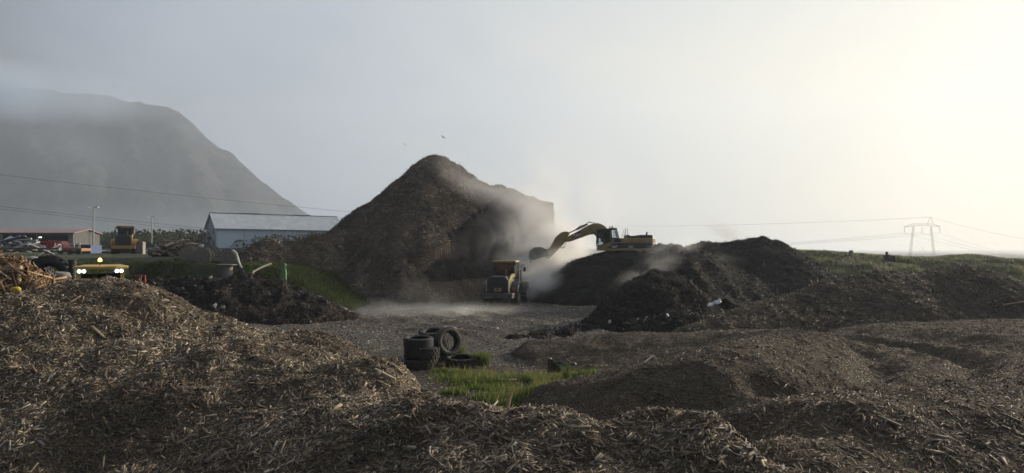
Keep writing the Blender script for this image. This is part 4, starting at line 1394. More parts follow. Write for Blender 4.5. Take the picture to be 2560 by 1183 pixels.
lettering('boom_lettering', 'CAT', 0.30, Matrix.Translation((c_[0], BY0 - 0.016, c_[1])) @ Matrix.Rotation(R(9), 4, 'Y').inverted() @ Matrix.Rotation(R(90), 4, 'X'), M_decal, EX, bold=0.012)
c_ = ez(1458, 660)
lettering('body_lettering', 'CAT', 0.26, Matrix.Translation((c_[0], -1.482, c_[1])) @ Matrix.Rotation(R(90), 4, 'X'), M_decal, EX, bold=0.010)
c_ = ez(1795, 662)
lettering('model_lettering', '330C', 0.20, Matrix.Translation((c_[0], -1.452, c_[1])) @ Matrix.Rotation(R(90), 4, 'X'), M_decal, EX, bold=0.006)
c_ = ez(2250, 655)
MB().prism([(c_[0] - 0.12, c_[1] - 0.07), (c_[0] + 0.12, c_[1] - 0.07), (c_[0], c_[1] + 0.09)], 'y', -1.33, -1.31).build('warning_mark', M_decal, EX)
hc = MB()


def hcyl(a, b_, r, y_):
    pa, pb = ez(*a), ez(*b_)
    A, B = Vector((pa[0], y_, pa[1])), Vector((pb[0], y_, pb[1]))
    m_ = A.lerp(B, 0.62)
    hc.cyl(A, m_, r, r, 10)
    hc.cyl(m_, B, r * 0.55, r * 0.55, 8)


hcyl((930, 175), (540, 362), 0.10, 0.0)
hcyl((1180, 470), (1010, 285), 0.09, -0.42)
hcyl((1180, 470), (1010, 285), 0.09, 0.42)
hcyl((520, 345), (110, 700), 0.08, 0.0)
hc.build('hydraulic_cylinder', M_steel, EX)
hs = MB()
for y_, o_ in ((-0.12, 0), (0.0, 6), (0.12, -5)):
    pts = [(1345, 280 + o_), (1290, 225), (1190, 172), (1080, 160), (1030, 150), (975, 135 + o_), (940, 145), (900, 178), (840, 205), (780, 215), (735, 250 + o_), (715, 290)]
    hs.tube([(ez(a, b_)[0], y_, ez(a, b_)[1] + 0.02) for a, b_ in pts], 0.028, 6)
hs.build('hydraulic_hose', M_black, EX)
hs = MB()
for y_, o_ in ((-0.26, 0), (-0.2, 14)):
    pts = [(440, 575), (450, 620), (430, 670 - o_), (395, 692 - o_), (360, 685 - o_), (345, 660)]
    hs.tube([(ez(a, b_)[0], y_, ez(a, b_)[1]) for a, b_ in pts], 0.025, 6)
hs.build('hydraulic_hose', M_black, EX)
# bucket
bcx, bcz = P(1345, 632, 69).x - EX0.x, P(1345, 632, 69).z - EX0.z
bk = MB()
prb = [(0.95, -0.25), (0.75, 0.30), (0.25, 0.52), (-0.35, 0.48), (-0.78, 0.12), (-0.85, -0.35), (-0.70, -0.72), (-0.60, -0.66), (-0.70, -0.30), (-0.62, 0.05), (-0.28, 0.34), (0.20, 0.38), (0.62, 0.22), (0.85, -0.25)]
bk.prism([(bcx + a, bcz + c2_) for a, c2_ in prb], 'y', -0.75, 0.75)
for s in (-1, 1):
    bk.prism([(bcx + a, bcz + c2_) for a, c2_ in prb[:7]], 'y', s * 0.75 - 0.03, s * 0.75 + 0.03)
for k in range(5):
    bk.box((bcx - 0.66, -0.6 + 0.3 * k, bcz - 0.80), (0.1, 0.1, 0.25))
bk.build('bucket', mat('dark_steel', (0.07, 0.065, 0.06), 0.6, 0.3), EX)
MB().tube([(bcx + 0.75, 0, bcz - 0.1), (ez(60, 800)[0], 0, ez(60, 800)[1]), (ez(160, 790)[0], 0, ez(160, 790)[1])], 0.12, 8).build('bucket_link', M_olive, EX)
# undercarriage
MB().cyl((0, 0, ez(0, 775)[1]), (0, 0, ez(0, 742)[1]), 0.95, 0.95, 24).box((0.0, 0, ez(0, 775)[1] - 0.12), (1.9, 2.0, 0.3)).build('turntable', M_black, EX)
zt = ez(0, 775)[1] - 0.15
for s in (-1, 1):
    tr = []
    for k in range(10): tr.append((-1.9 - 0.42 * math.sin(math.pi * k / 9), zt - 0.40 + 0.42 * math.cos(math.pi * k / 9)))
    for k in range(10): tr.append((1.9 + 0.42 * math.sin(math.pi * k / 9), zt - 0.40 - 0.42 * math.cos(math.pi * k / 9)))
    MB().prism(tr, 'y', s * 1.2 - 0.3, s * 1.2 + 0.3).build('track', M_black, EX)

# ------------------------------------------------------------------ warehouse
a0 = P(541, 621, 148 / KD)
dv = Vector((0.78, 0.62, 0)).normalized()
WH = thing('warehouse', (a0.x, a0.y, 4.1), math.atan2(dv.y, dv.x), 'pale blue metal-clad warehouse with a long grey pitched roof', 'warehouse')
LW, WW, HE, HR = 29.0, 8.0, 4.95, 8.25
MB().prism([(0, 0), (WW, 0), (WW, HE), (WW / 2, HR - 0.1), (0, HE)], 'x', 0, LW).build('wall', M_wall_bl, WH)
ribs = MB()
for s, (y0_, y1_) in ((0, (-0.45, WW / 2)), (1, (WW + 0.45, WW / 2))):
    e0 = HE - 0.2
    vs = [(-0.5, y0_, e0), (LW + 0.5, y0_, e0), (LW + 0.5, y1_, HR + 0.05), (-0.5, y1_, HR + 0.05)]
    vs += [(v[0], v[1], v[2] + 0.12) for v in vs]
    ribs.add(vs, [(0, 1, 2, 3), (7, 6, 5, 4), (0, 4, 5, 1), (1, 5, 6, 2), (2, 6, 7, 3), (3, 7, 4, 0)])
    for k in range(60):
        x_ = -0.45 + k * (LW + 0.9) / 59
        ribs.add([(x_, y0_, e0 + 0.121), (x_ + 0.07, y0_, e0 + 0.121), (x_ + 0.07, y1_, HR + 0.171), (x_, y1_, HR + 0.171), (x_, y0_, e0 + 0.165), (x_ + 0.07, y0_, e0 + 0.165), (x_ + 0.07, y1_, HR + 0.215), (x_, y1_, HR + 0.215)],
                 [(7, 6, 5, 4), (0, 4, 5, 1), (1, 5, 6, 2), (2, 6, 7, 3), (3, 7, 4, 0)])
ribs.build('roof', M_roof, WH)
MB().box((LW / 2, WW / 2, HR + 0.22), (LW + 1, 0.35, 0.08)).box((8.5, WW / 2 - 0.1, HR + 0.30), (4.2, 0.3, 0.06)).box((20.5, WW / 2 - 0.1, HR + 0.30), (4.0, 0.3, 0.06)).build('ridge_cap', M_trim, WH)
MB().box((LW / 2, -0.5, HE - 0.22), (LW + 1, 0.14, 0.16)).build('gutter', M_trim, WH)
MB().box((LW / 2, -0.03, 0.3), (LW, 0.05, 0.6)).build('plinth', M_greenb, WH)
sm = MB()
for x_ in (0.15, 6.0, 12.0, 15.0, 18.0, 24.0, 28.9): sm.box((x_, -0.015, HE / 2 + 0.3), (0.07, 0.025, HE - 0.75))
sm.build('wall_seam', M_trim, WH)
MB().cyl((15.2, -0.35, 0.4), (15.2, -0.35, HE - 0.3), 0.06, 0.06, 8).build('downpipe', M_wall_bl, WH)
MB().box((-0.02, 2.1, 1.15), (0.04, 1.0, 2.3)).build('door', M_trim, WH)
MB().box((-0.02, 2.2, 4.1), (0.04, 0.8, 0.9)).build('window', M_trim, WH)
MB().box((-0.02, 0.06, HE / 2), (0.06, 0.14, HE)).box((-0.02, WW - 0.1, HE / 2), (0.06, 0.14, HE)).build('corner_trim', M_white, WH)

# ------------------------------------------------------------------ open shed
sa = P(187, 600, 115)
SH = thing('open_shed', (sa.x, sa.y, 3.7), R(183), 'open-fronted shed with a faded pink roof and lamps glowing inside', 'shed')
# local x runs to the left of the picture, y towards the camera
LS = 26.0
zr = P(187, 573, 115).z - 3.7
zf = P(187, 584, 115).z - 3.7
MB().add([(-0.3, 0.6, zf), (LS, 0.6, zf), (LS, -3.4, zr), (-0.3, -3.4, zr), (-0.3, 0.6, zf + 0.12), (LS, 0.6, zf + 0.12), (LS, -3.4, zr + 0.12), (-0.3, -3.4, zr + 0.12)],
         [(0, 3, 2, 1), (4, 5, 6, 7), (0, 1, 5, 4), (1, 2, 6, 5), (2, 3, 7, 6), (3, 0, 4, 7)]).add(
    [(-0.3, -3.41, zr), (LS, -3.41, zr), (LS, -7.2, zf), (-0.3, -7.2, zf), (-0.3, -3.41, zr + .12), (LS, -3.41, zr + .12), (LS, -7.2, zf + .12), (-0.3, -7.2, zf + .12)],
    [(0, 3, 2, 1), (4, 5, 6, 7), (0, 1, 5, 4), (1, 2, 6, 5), (2, 3, 7, 6), (3, 0, 4, 7)]).build('roof', M_pink, SH)
MB().box((LS / 2, 0.62, zf - 0.03), (LS + 0.3, 0.10, 0.2)).build('gutter', M_trim, SH)
MB().box((LS / 2, -6.9, zf / 2), (LS, 0.15, zf)).box((LS - 0.1, -3.3, zf / 2), (0.15, 7.0, zf)).build('rear_wall', M_darkin, SH)
MB().prism([(0.35, 0), (-6.8, 0), (-6.8, zf - 0.05), (-3.3, zr - 0.1), (0.35, zf - 0.05)], 'x', 0.0, 0.15).build('gable_wall', mat('grey_block', (0.13, 0.13, 0.125), 0.9, color2=(0.09, 0.09, 0.09), nscale=1.5), SH)
for x_ in (0.35, 5.3, 10.6, 16, 21.3, 25.8):
    MB().box((x_, 0.3, zf / 2), (0.25 if x_ > 1 else 0.7, 0.25, zf)).build('post', M_galv if x_ > 1 else M_conc, SH)
for px_, dd in ((34, -1.5), (82, -2.0)):
    xx = (187 - px_) * 115 * KD / F
    MB().box((xx, dd, zf - 0.55), (0.45, 0.2, 0.12)).build('ceiling_lamp', M_lamp_s, SH)

# ------------------------------------------------------------------ street lamps, poles, wires
def lamp(px, ytop, ybase, D, label):
    b0 = P(px, ybase, D)
    zt_ = P(px, ytop, D).z - b0.z
    T = thing('street_lamp', (b0.x, b0.y, b0.z - 0.3), 0, label, 'street lamp', 'yard lamps')
    zt_ += 0.3
    MB().cyl((0, 0, 0), (0, 0, zt_), 0.10, 0.06, 10).build('pole', M_galv, T)
    MB().box((0, 0, zt_ + 0.02), (0.9, 0.06, 0.06)).build('crossarm', M_galv, T)
    for s in (-1, 1):
        MB().box((s * 0.48, -0.1, zt_ + 0.03 + 0.03 * s), (0.42, 0.35, 0.09), (0.1, -0.15 * s, 0)).build('lamp_head', M_white if s < 0 else M_galv, T)
    return T


lamp(233, 520, 626, 100, 'tall two-headed yard lamp in front of the brown hillside near the open shed')
lamp(379, 542, 620, 125, 'shorter two-headed yard lamp beside the slate blue container')


def wire(a, b_, sag, r, label, grp, m_=M_black):
    A, B = a, b_
    pts = []
    for k in range(25):
        t_ = k / 24
        q_ = A.lerp(B, t_)
        q_.z -= sag * 4 * t_ * (1 - t_)
        pts.append(q_)
    o = MB().tube(pts, r, 5).build('power_cable', m_)
    return tag(o, label, 'cable', grp)


wire(P(-420, 385, 120), P(960, 537, 190), 0.6, 0.025, 'highest power cable sloping across the mountain down to the huge pile', 'cables over the yard')
wire(P(-300, 480, 130), P(700, 588, 180), 0.4, 0.03, 'middle thin cable crossing the hillside above the yard lamps', 'cables over the yard')
wire(P(-300, 484, 132), P(700, 592, 180), 0.6, 0.025, 'lowest thin cable running just under the middle cable on the hillside', 'cables over the yard')

# pylon
DPY = 430
pyb = P(2305, 650, DPY)
PY = thing('pylon', (0, 0, 0), 0, 'steel lattice pylon with two splayed legs standing beyond the grassy hill', 'pylon')


def pp(px, py, off=0.0):
    q_ = P(px, py, DPY)
    return Vector((q_.x, q_.y + off, q_.z))


def lattice(a, b_, wa, wb, n, r=0.09):
    m_ = MB()
    A, B = a, b_
    d = (B - A).normalized()
    sd_ = Vector((1, 0, 0))
    prev = None
    for k in range(n + 1):
        t_ = k / n
        c_ = A.lerp(B, t_)
        w_ = wa + (wb - wa) * t_
        if abs(d.x) > 0.8:
            ring = [c_ + Vector((0, sy * w_ / 2, sz * w_ / 2)) for sy, sz in ((-1, -1), (1, -1), (1, 1), (-1, 1))]
        else:
            ring = [c_ + Vector((sx * w_ / 2, sy * w_ / 2, 0)) for sx, sy in ((-1, -1), (1, -1), (1, 1), (-1, 1))]
        if prev:
            for i in range(4):
                m_.cyl(prev[i], ring[i], r, r, 4)
                m_.cyl(prev[i], ring[(i + 1) % 4], r * 0.6, r * 0.6, 3)
        prev = ring
    return m_


lattice(pp(2272, 665), pp(2284, 566), 1.2, 0.7, 11, 0.045).build('leg', M_lattice, PY)
lattice(pp(2338, 665), pp(2327, 566), 1.2, 0.7, 11, 0.045).build('leg', M_lattice, PY)
lattice(pp(2282, 562), pp(2329, 562), 1.0, 1.0, 9, 0.045).build('cross_beam', M_lattice, PY)
ca_ = MB()
for a_, b_ in (((2261, 567), (2282, 560)), ((2261, 567), (2282, 566)), ((2350, 566), (2329, 560)), ((2350, 566), (2329, 566)), ((2318, 560), (2327, 543)), ((2334, 560), (2327, 543))):
    ca_.cyl(pp(*a_), pp(*b_), 0.09, 0.09, 4)
for a_, b_ in (((2290, 600), (2330, 655)), ((2324, 600), (2280, 655))):
    ca_.cyl(pp(*a_), pp(*b_), 0.035, 0.035, 4)
ca_.build('arm_brace', M_lattice, PY)
for x_ in (2261, 2305, 2350):
    MB().cyl(pp(x_, 567), pp(x_, 582), 0.10, 0.10, 5).build('insulator', M_lattice, PY)
M_wire = M_lattice
wire(pp(2327, 543), P(1500, 566, 560), 1.5, 0.055, 'top pylon cable passing behind the excavator', 'pylon cables', M_wire)
wire(pp(2327, 543), P(2900, 640, 300), 3, 0.04, 'top pylon cable running from the pylon out of the picture', 'pylon cables', M_wire)
for i, (x_, oy) in enumerate(((2261, 0), (2305, 2), (2350, 4))):
    nm = ('outer', 'middle', 'inner')[i]
    wire(pp(x_, 582), P(1500, 612 + oy, 560), 4, 0.045, '%s of three lower pylon cables leading towards the compost heaps' % nm, 'pylon cables', M_wire)
    wire(pp(x_, 582), P(2900, 676 + oy * 4, 300), 4, 0.035, '%s of three lower pylon cables descending over the grassy hill' % nm, 'pylon cables', M_wire)

# ------------------------------------------------------------------ cable reels
def reel(loc, rot, rad, length, label, m_=M_reel, core=0.45):
    T = thing('cable_reel', loc, 0, label, 'cable reel', 'wooden cable reels')
    T.rotation_euler = rot
    h = length / 2
    for s in (-1, 1):
        fl = MB().lathe([(0.06, s * h - 0.03), (rad, s * h - 0.03), (rad, s * h + 0.03), (0.06, s * h + 0.03)], 32)
        for k in range(-4, 5):
            yy = k * rad / 4.6
            hw = math.sqrt(max(rad * rad - yy * yy, 0)) - 0.03
            fl.box((0, yy, s * (h + 0.035)), (2 * hw, rad / 4.6 - 0.03, 0.02))
        fl.build('flange', m_, T)
    MB().lathe([(0.05, -h + 0.03), (rad * core, -h + 0.03), (rad * core, h - 0.03), (0.05, h - 0.03)], 24).build('drum', m_, T)
    return T


M_reel2 = mat('reel_wood_pale', (0.30, 0.28, 0.25), 0.85, color2=(0.2, 0.185, 0.165), nscale=4)
XR = (R(90), 0, 0)
def rl_(px, py, D, rad, ln, yaw, label, m_=M_reel):
    q_ = P(px, py, D)
    return reel((q_.x, q_.y, q_.z), (R(90), 0, R(yaw)), rad, ln, label, m_)


rl_(473, 636, 63, 0.66, 0.9, 16, 'dark cable reel nearest to the scrap timber heap')
rl_(510, 640, 62, 0.68, 0.9, 9, 'dark cable reel with a pale rim edge, second along the row')
rl_(494, 634, 66, 0.62, 0.9, 15, 'dark cable reel half hidden behind the two front reels')
rl_(528, 633, 67, 0.66, 0.8, 4, 'cable reel at the warehouse end of the row of four')
rl_(571, 642, 61, 0.68, 0.85, 13, 'dark cable reel with a cream hose hanging over its edge')
rl_(600, 640, 65, 0.70, 0.8, 5, 'dark cable reel with a pale drum, closest to the huge pile')
q_ = P(568, 688, 55)
RH = P(568, 662, 55).z - q_.z
Tr = thing('cable_reel', (q_.x, q_.y, q_.z - 0.25), 0, 'wooden cable reel standing on end like a round table above the rubbish', 'cable reel', 'wooden cable reels')
MB().lathe([(0.001, RH + 0.22), (0.70, RH + 0.22), (0.70, RH + 0.28), (0.001, RH + 0.28)], 32).build('flange', M_reel2, Tr)
MB().lathe([(0.001, 0), (0.38, 0), (0.38, RH + 0.22), (0.001, RH + 0.22)], 24).build('drum', M_reel2, Tr)
MB().lathe([(0.001, -0.06), (0.70, -0.06), (0.70, 0.0), (0.001, 0.0)], 32).build('flange', M_reel2, Tr)

o = MB().tube([P(582, 628, 60.2), P(590, 635, 59.8), P(594, 645, 59.5), P(597, 655, 58), P(601, 664, 56.5), P(606, 672, 55)], 0.14, 8, 0.06).build('hose', M_hose)
tag(o, 'thick cream hose sagging down from the reel edge', 'hose')
o = MB().tube([P(606, 671, 55), P(609, 679, 53.5), P(613, 684, 52.4)], 0.05, 8).build('pipe', M_slate)
tag(o, 'thin grey pipe continuing below the cream hose', 'pipe')
o = MB().tube([P(632, 687, 52.6), P(631.5, 682, 52.7), P(634, 679, 52.8), P(655, 668, 53.4), P(678, 659, 54)], 0.07, 8).build('pipe', M_hose)
tag(o, 'bent pale pipe rising from the rubbish towards the green sheet', 'pipe')
pipef = thing('pipe_fitting', tuple(P(628, 651, 56)), 0, 'black forked pipe fitting with glints above the green shrub', 'pipe fitting')
q0 = P(628, 651, 56)
MB().tube([P(610, 655, 56) - q0, P(628, 651, 56) - q0, P(648, 645, 56) - q0], 0.055, 8).build('main_pipe', M_black, pipef)
MB().tube([P(627, 655, 56) - q0, P(627, 644, 56) - q0], 0.05, 8).build('branch_pipe', M_steel, pipef)

# draped green sheet on stakes
gp_ = on(f_debris, 711, 51.2)
DS = thing('draped_stand', tuple(gp_), 0, 'torn green plastic sheet hanging from two splayed wooden stakes', 'draped stand')
k_ = 51.2 * KD / F
for xa, xb in ((-4, 4), (7, -1)):
    MB().cyl((xa * k_, 0, -0.2), (xb * k_, 0, 60 * k_), 0.035, 0.03, 7).build('stake', M_wood, DS)
nU, nV = 18, 26
gv, gf = [], []
outl = [(0.0, -12, 7), (0.12, -14, 6), (0.3, -10, 7), (0.5, -8, 6.5), (0.62, -16, 6), (0.7, -17, 5), (0.78, -3, 6), (0.88, -2, 7), (0.95, -1, 5), (1.0, 0, 2)]
ov = np.array(outl)
for j in range(nV):
    tv = j / (nV - 1)
    xl, xr_ = np.interp(tv, ov[:, 0], ov[:, 1]), np.interp(tv, ov[:, 0], ov[:, 2])
    for i in range(nU):
        tu = i / (nU - 1)
        x_ = (xl + (xr_ - xl) * tu) * k_
        y_ = -0.10 - 0.10 * math.sin(tu * math.pi) + 0.05 * math.sin(tu * 19 + tv * 3) * (1.1 - tv)
        gv.append((x_, y_, (21 + 42 * tv + 2.0 * math.sin(tu * 9) * (1 - tv)) * k_))
for j in range(nV - 1):
    for i in range(nU - 1):
        gf.append((j * nU + i, j * nU + i + 1, (j + 1) * nU + i + 1, (j + 1) * nU + i))
m_ = MB().add(gv, gf).build('sheet', M_greenc, DS, smooth=True)
sol = m_.modifiers.new('solid', 'SOLIDIFY')
sol.thickness = 0.01

# leafy shrub
def shrub(c, rx, rz, n, label, name='shrub', pal=None, leaf=0.05):
    T = thing(name, (c.x, c.y, c.z - rz), 0, label, 'shrub')
    rng = RNG
    d = rng.normal(0, 1, (n, 3))
    d /= np.linalg.norm(d, axis=1)[:, None]
    r_ = rng.random(n) ** 0.45
    lump = 1 + 0.35 * np.sin(d[:, 0] * 5 + 1) * np.cos(d[:, 2] * 4)
    Pp = d * (r_ * lump)[:, None] * np.array([rx, rx, rz]) + np.array([0, 0, rz])
    a_ = rng.normal(0, 1, (n, 3)); a_ /= np.linalg.norm(a_, axis=1)[:, None]
    b2 = np.cross(a_, rng.normal(0, 1, (n, 3))); b2 /= np.linalg.norm(b2, axis=1)[:, None]
    s_ = leaf * (0.6 + 0.8 * rng.random(n))[:, None]
    V = np.stack([Pp - a_ * s_, Pp - b2 * s_ * 0.5, Pp + a_ * s_, Pp + b2 * s_ * 0.5], 1)
    pal = pal or [((0.06, 0.11, 0.02), 4), ((0.14, 0.22, 0.03), 2), ((0.03, 0.06, 0.015), 3)]
    pc = np.array([p_[0] for p_ in pal]); pw = np.array([p_[1] for p_ in pal], float)
    cc = pc[rng.choice(len(pc), n, p=pw / pw.sum())] * (0.7 + 0.6 * rng.random((n, 1)))
    mesh_np('foliage', V.reshape(-1, 3), np.arange(n * 4).reshape(n, 4), M_leaf, T, col=np.repeat(cc, 4, axis=0))
    st = MB()
    for k in range(5):
        a__ = k * 1.3
        st.tube([(0, 0, -0.1), (0.3 * rx * math.cos(a__), 0.3 * rx * math.sin(a__), rz), (0.6 * rx * math.cos(a__), 0.6 * rx * math.sin(a__), rz * 1.6)], 0.02, 5, 0.006)
    st.build('stem', M_wood, T)
    return T


shrub(P(621, 670, 54), 0.42, 0.45, 900, 'bright green leafy shrub between the cream hose and the bent pipe')

# ------------------------------------------------------------------ things on the upper yard
def container(px0, px1, pyt, pyb_, D, m_, label, name='shipping_container', depth=2.4, yaw=0.0, cat='container'):
    a_, b_ = P(px0, pyb_, D), P(px1, pyb_, D)
    h_ = P(px0, pyt, D).z - a_.z
    w_ = (b_ - a_).length
    T = thing(name, ((a_.x + b_.x) / 2, a_.y + depth / 2, a_.z - 0.4), R(yaw), label, cat)
    h_ += 0.4
    MB().box((0, 0, h_ / 2), (w_, depth, h_)).build('body', m_, T)
    rb = MB()
    nr = int(w_ / 0.25)
    for k in range(nr):
        rb.box((-w_ / 2 + 0.12 + k * (w_ - 0.24) / max(nr - 1, 1), -depth / 2 - 0.025, h_ / 2), (0.10, 0.05, h_ * 0.86))
    rb.build('corrugation', m_, T)
    fr_ = MB()
    for s in (-1, 1):
        fr_.box((s * w_ / 2, -depth / 2 - 0.01, h_ / 2), (0.12, 0.12, h_ + 0.02))
    fr_.box((0, -depth / 2 - 0.01, h_ + 0.0), (w_ + .1, 0.13, 0.12))
    fr_.build('edge_frame', m_, T)
    return T


container(184, 226, 613, 628, 97, M_blue, 'low dark blue container behind the orange trailer bed')
cs = container(360, 386, 611, 645, 80, M_slate, 'slate blue container at the side of the scrap timber heap', yaw=24)
pn_ = thing('sheet_panel', (0, 0, 0), 0, 'large white panel leaning on the slate blue container', 'panel')
MB().add([P(387, 611, 79.5), P(416, 611, 79), P(392, 632, 79), P(387.5, 622, 79.3), P(387, 611, 79.6), P(416, 611, 79.1), P(392, 632, 79.1), P(387.5, 622, 79.4)],
         [(0, 1, 2, 3), (7, 6, 5, 4), (0, 4, 5, 1), (1, 5, 6, 2), (2, 6, 7, 3), (3, 7, 4, 0)]).build('sheet', M_white, pn_)

# trailer / red machine
ra = P(143, 622, 90)
RM = thing('hay_rake', (ra.x, ra.y, ra.z - 0.6), 0, 'bright red farm machine with ribbed guards parked before the open shed', 'farm machine')
kk = 90 * KD / F
m_ = MB()
m_.prism([(-22 * kk, 0.5), (20 * kk, 0.5), (24 * kk, 0.9), (18 * kk, 1.5), (-14 * kk, 1.55), (-21 * kk, 1.25)], 'y', -0.6, 0.6)
m_.build('hood', M_red, RM, bevel=0.05)
m_ = MB()
for k in range(8):
    m_.box(((-20 + k * 5.5) * kk, -0.65, 1.0), (0.06, 0.06, 0.9), (0, 0.25, 0))
m_.box((-30 * kk, 0, 1.4), (1.0, 0.5, 0.25))
m_.build('guard_rib', M_red, RM)
for x_ in (-0.8, 0.8):
    MB().cyl((x_, -0.7, 0.35), (x_, -0.45, 0.35), 0.35, 0.35, 18).build('wheel', M_rubber, RM)
RK = thing('pipe_rack', tuple(P(180, 628, 88)), 0, 'white tubular rack running in front of the red farm machine', 'rack')
kk = 88 * KD / F
m_ = MB()
for z_ in (0.15, 0.55):
    m_.tube([(-43 * kk, 0, z_ + 0.3), (20 * kk, 0, z_ + 0.32)], 0.05, 6)
m_.build('rail', M_white, RK)
m_ = MB()
for x_ in (-43, -28, 5, 17, 20): m_.tube([(x_ * kk, 0, 0), (x_ * kk, 0, 0.95)], 0.05, 6)
m_.build('upright', M_white, RK)
TB = thing('trailer', tuple(P(198, 631, 86)), 0, 'flat trailer with an orange bed below the blue container', 'trailer')
kk = 86 * KD / F
MB().box((0, 0, 0.30), (36 * kk, 1.8, 0.32)).build('load_bed', mat('orange_paint', (0.42, 0.20, 0.06), 0.6, color2=(0.3, 0.15, 0.06), nscale=3), TB)
for x_ in (-0.5, 0.5):
    MB().cyl((x_, -0.95, 0.05), (x_, -0.75, 0.05), 0.28, 0.28, 16).build('wheel', M_rubber, TB)
MB().box((-20 * kk, 0, 0.2), (0.5, 0.6, 0.5)).build('drawbar', M_black, TB)
# white van top and small car
def car(px, py, D, w, label, m_, yaw=0, name='parked_car'):
    q_ = P(px, py, D)
    T = thing(name, (q_.x, q_.y, q_.z - 1.45), R(yaw), label, 'car')
    MB().prism([(-w / 2, 0.3), (w / 2, 0.3), (w / 2, 0.85), (w * 0.32, 0.95), (w * 0.2, 1.45), (-w * 0.3, 1.48), (-w * 0.46, 0.95), (-w / 2, 0.85)], 'y', -0.85, 0.85).build('body', m_, T, bevel=0.06)
    for s in (-1, 1):
        MB().prism([(-w * 0.40, 0.98), (w * 0.27, 0.98), (w * 0.17, 1.38), (-w * 0.27, 1.40)], 'y', s * 0.86 - 0.01, s * 0.86 + 0.01).build('side_window', M_glass_d, T)
        for x_ in (-w * 0.32, w * 0.32):
            MB().cyl((x_, s * 0.88, 0.32), (x_, s * 0.66, 0.32), 0.32, 0.32, 16).build('wheel', M_rubber, T)
    return T


car(246, 627, 104, 2.6, 'white car parked at the foot of the tall yard lamp', M_white)
car(278, 628, 102, 3.6, 'dark slate car parked beside the yellow wheel loader', M_slate)
# raised white bucket/plate beside loader
PB = thing('steel_plate', tuple(P(349, 640, 91)), 0, 'grey upright steel bucket standing beside the parked wheel loader', 'bucket')
MB().box((0, 0, 0.85), (0.75, 0.10, 1.7)).box((0.36, 0.3, 0.85), (0.06, 0.6, 1.7)).box((-0.36, 0.3, 0.85), (0.06, 0.6, 1.7)).build('shell', M_steel, PB)

# metal offcuts under the shed
def clutter(name, c, half, n, pal_m, label, cat, size=(0.3, 1.4), seed=3, hz=0.6):
    T = thing(name, tuple(c), 0, label, cat)
    rd = random.Random(seed)
    per = [MB() for _ in pal_m]
    for k in range(n):
        u_ = rd.uniform(-1, 1)
        hh = hz * (1 - u_ * u_) + 0.1
        L_ = rd.uniform(*size)
        rd.choice(per).box((u_ * half[0], rd.uniform(-1, 1) * half[1], rd.uniform(0, hh)), (L_, rd.uniform(0.08, 0.5) * L_ * 0.5, rd.uniform(0.02, 0.12)),
                           (rd.uniform(-0.5, 0.5), rd.uniform(-0.5, 0.5), rd.uniform(0, 3.1)))
    for p_, (mn, mt_) in zip(per, pal_m):
        if p_.v:
            o_ = p_.build(mn, mt_, T)
            o_['kind'] = 'stuff'
    return T


c_ = P(40, 626, 80)
clutter('scrap_metal_heap', c_, (3.2, 1.2), 90, (('sheet_offcuts', M_galv), ('white_offcuts', M_white), ('slate_offcuts', M_slate)), 'heap of bent silver sheet metal under the open shed', 'scrap heap', (0.8, 2.6), 5, 1.2)
c_ = P(448, 640, 72)
clutter('scrap_timber_heap', c_, (2.3, 1.0), 240, (('old_planks', M_wood), ('pale_planks', M_wood_pale), ('dark_planks', M_reel)), 'brown heap of broken planks between slate container and cable reels', 'timber heap', (0.5, 1.8), 6, 1.5)
wt = thing('plastic_crate', tuple(P(490, 612, 74)), R(-14), 'white dented casing thrown on top of the scrap timber heap', 'casing')
MB().box((0, 0, 0), (1.25, 0.8, 0.16), (0, 0.14, 0)).box((0.45, 0, -0.25), (0.12, 0.8, 0.5)).box((-0.25, 0, -0.2), (0.6, 0.7, 0.10), (0, 0.5, 0)).build('shell', M_tarp, wt)
bt = MB().box((0, 0, 0), (1.4, 0.2, 0.08), (0, -0.12, 0.1)).build('plank', M_wood_pale)
bt.location = P(429, 643, 70)
tag(bt, 'pale plank lying in the grass at the foot of the scrap timber heap', 'plank')

# red frame
RF = thing('metal_frame', tuple(P(352, 700, 44)), 0, 'small red tubular frame sticking out behind the chip pile', 'frame')
kk = 44 * KD / F
MB().tube([(-16 * kk, 0, 11 * kk), (11 * kk, 0, 11 * kk), (11 * kk, 0, -12 * kk)], 0.04, 6).tube([(-0.5 * kk, 0, 11 * kk), (-0.5 * kk, 0, -10 * kk)], 0.035, 6).build('tube_frame', mat('faded_red', (0.42, 0.10, 0.07), 0.6), RF)

# culvert ring and ribbed drum behind the pile
q = P(122, 690, 30)
cv = tyre((q.x, q.y, q.z), (R(84), 0, R(24)), 0.78, 0.6, 'very large black machine tyre standing in the shade behind the scrap wood', 20, hole=0.5)
del cv['group']
q = P(88, 700, 31)
cv = tyre((q.x, q.y, q.z), (R(80), 0, R(-12)), 0.72, 0.5, 'second large black tyre half buried by the scrap wood heap', 20, hole=0.5)
del cv['group']
rd_ = thing('ribbed_drum', tuple(P(181, 690, 29)), 0, 'black ribbed drum with grey bands beside the lit loader roof', 'drum')
MB().cyl((0, 0, -0.6), (0, 0, 0.60), 0.13, 0.13, 18).build('shell', M_black, rd_)
for z_ in (0.60, 0.50, 0.40):
    MB().lathe([(0.125, z_ - 0.02), (0.16, z_ - 0.015), (0.16, z_ + 0.015), (0.125, z_ + 0.02)], 20).build('band', M_rubber_dusty, rd_)
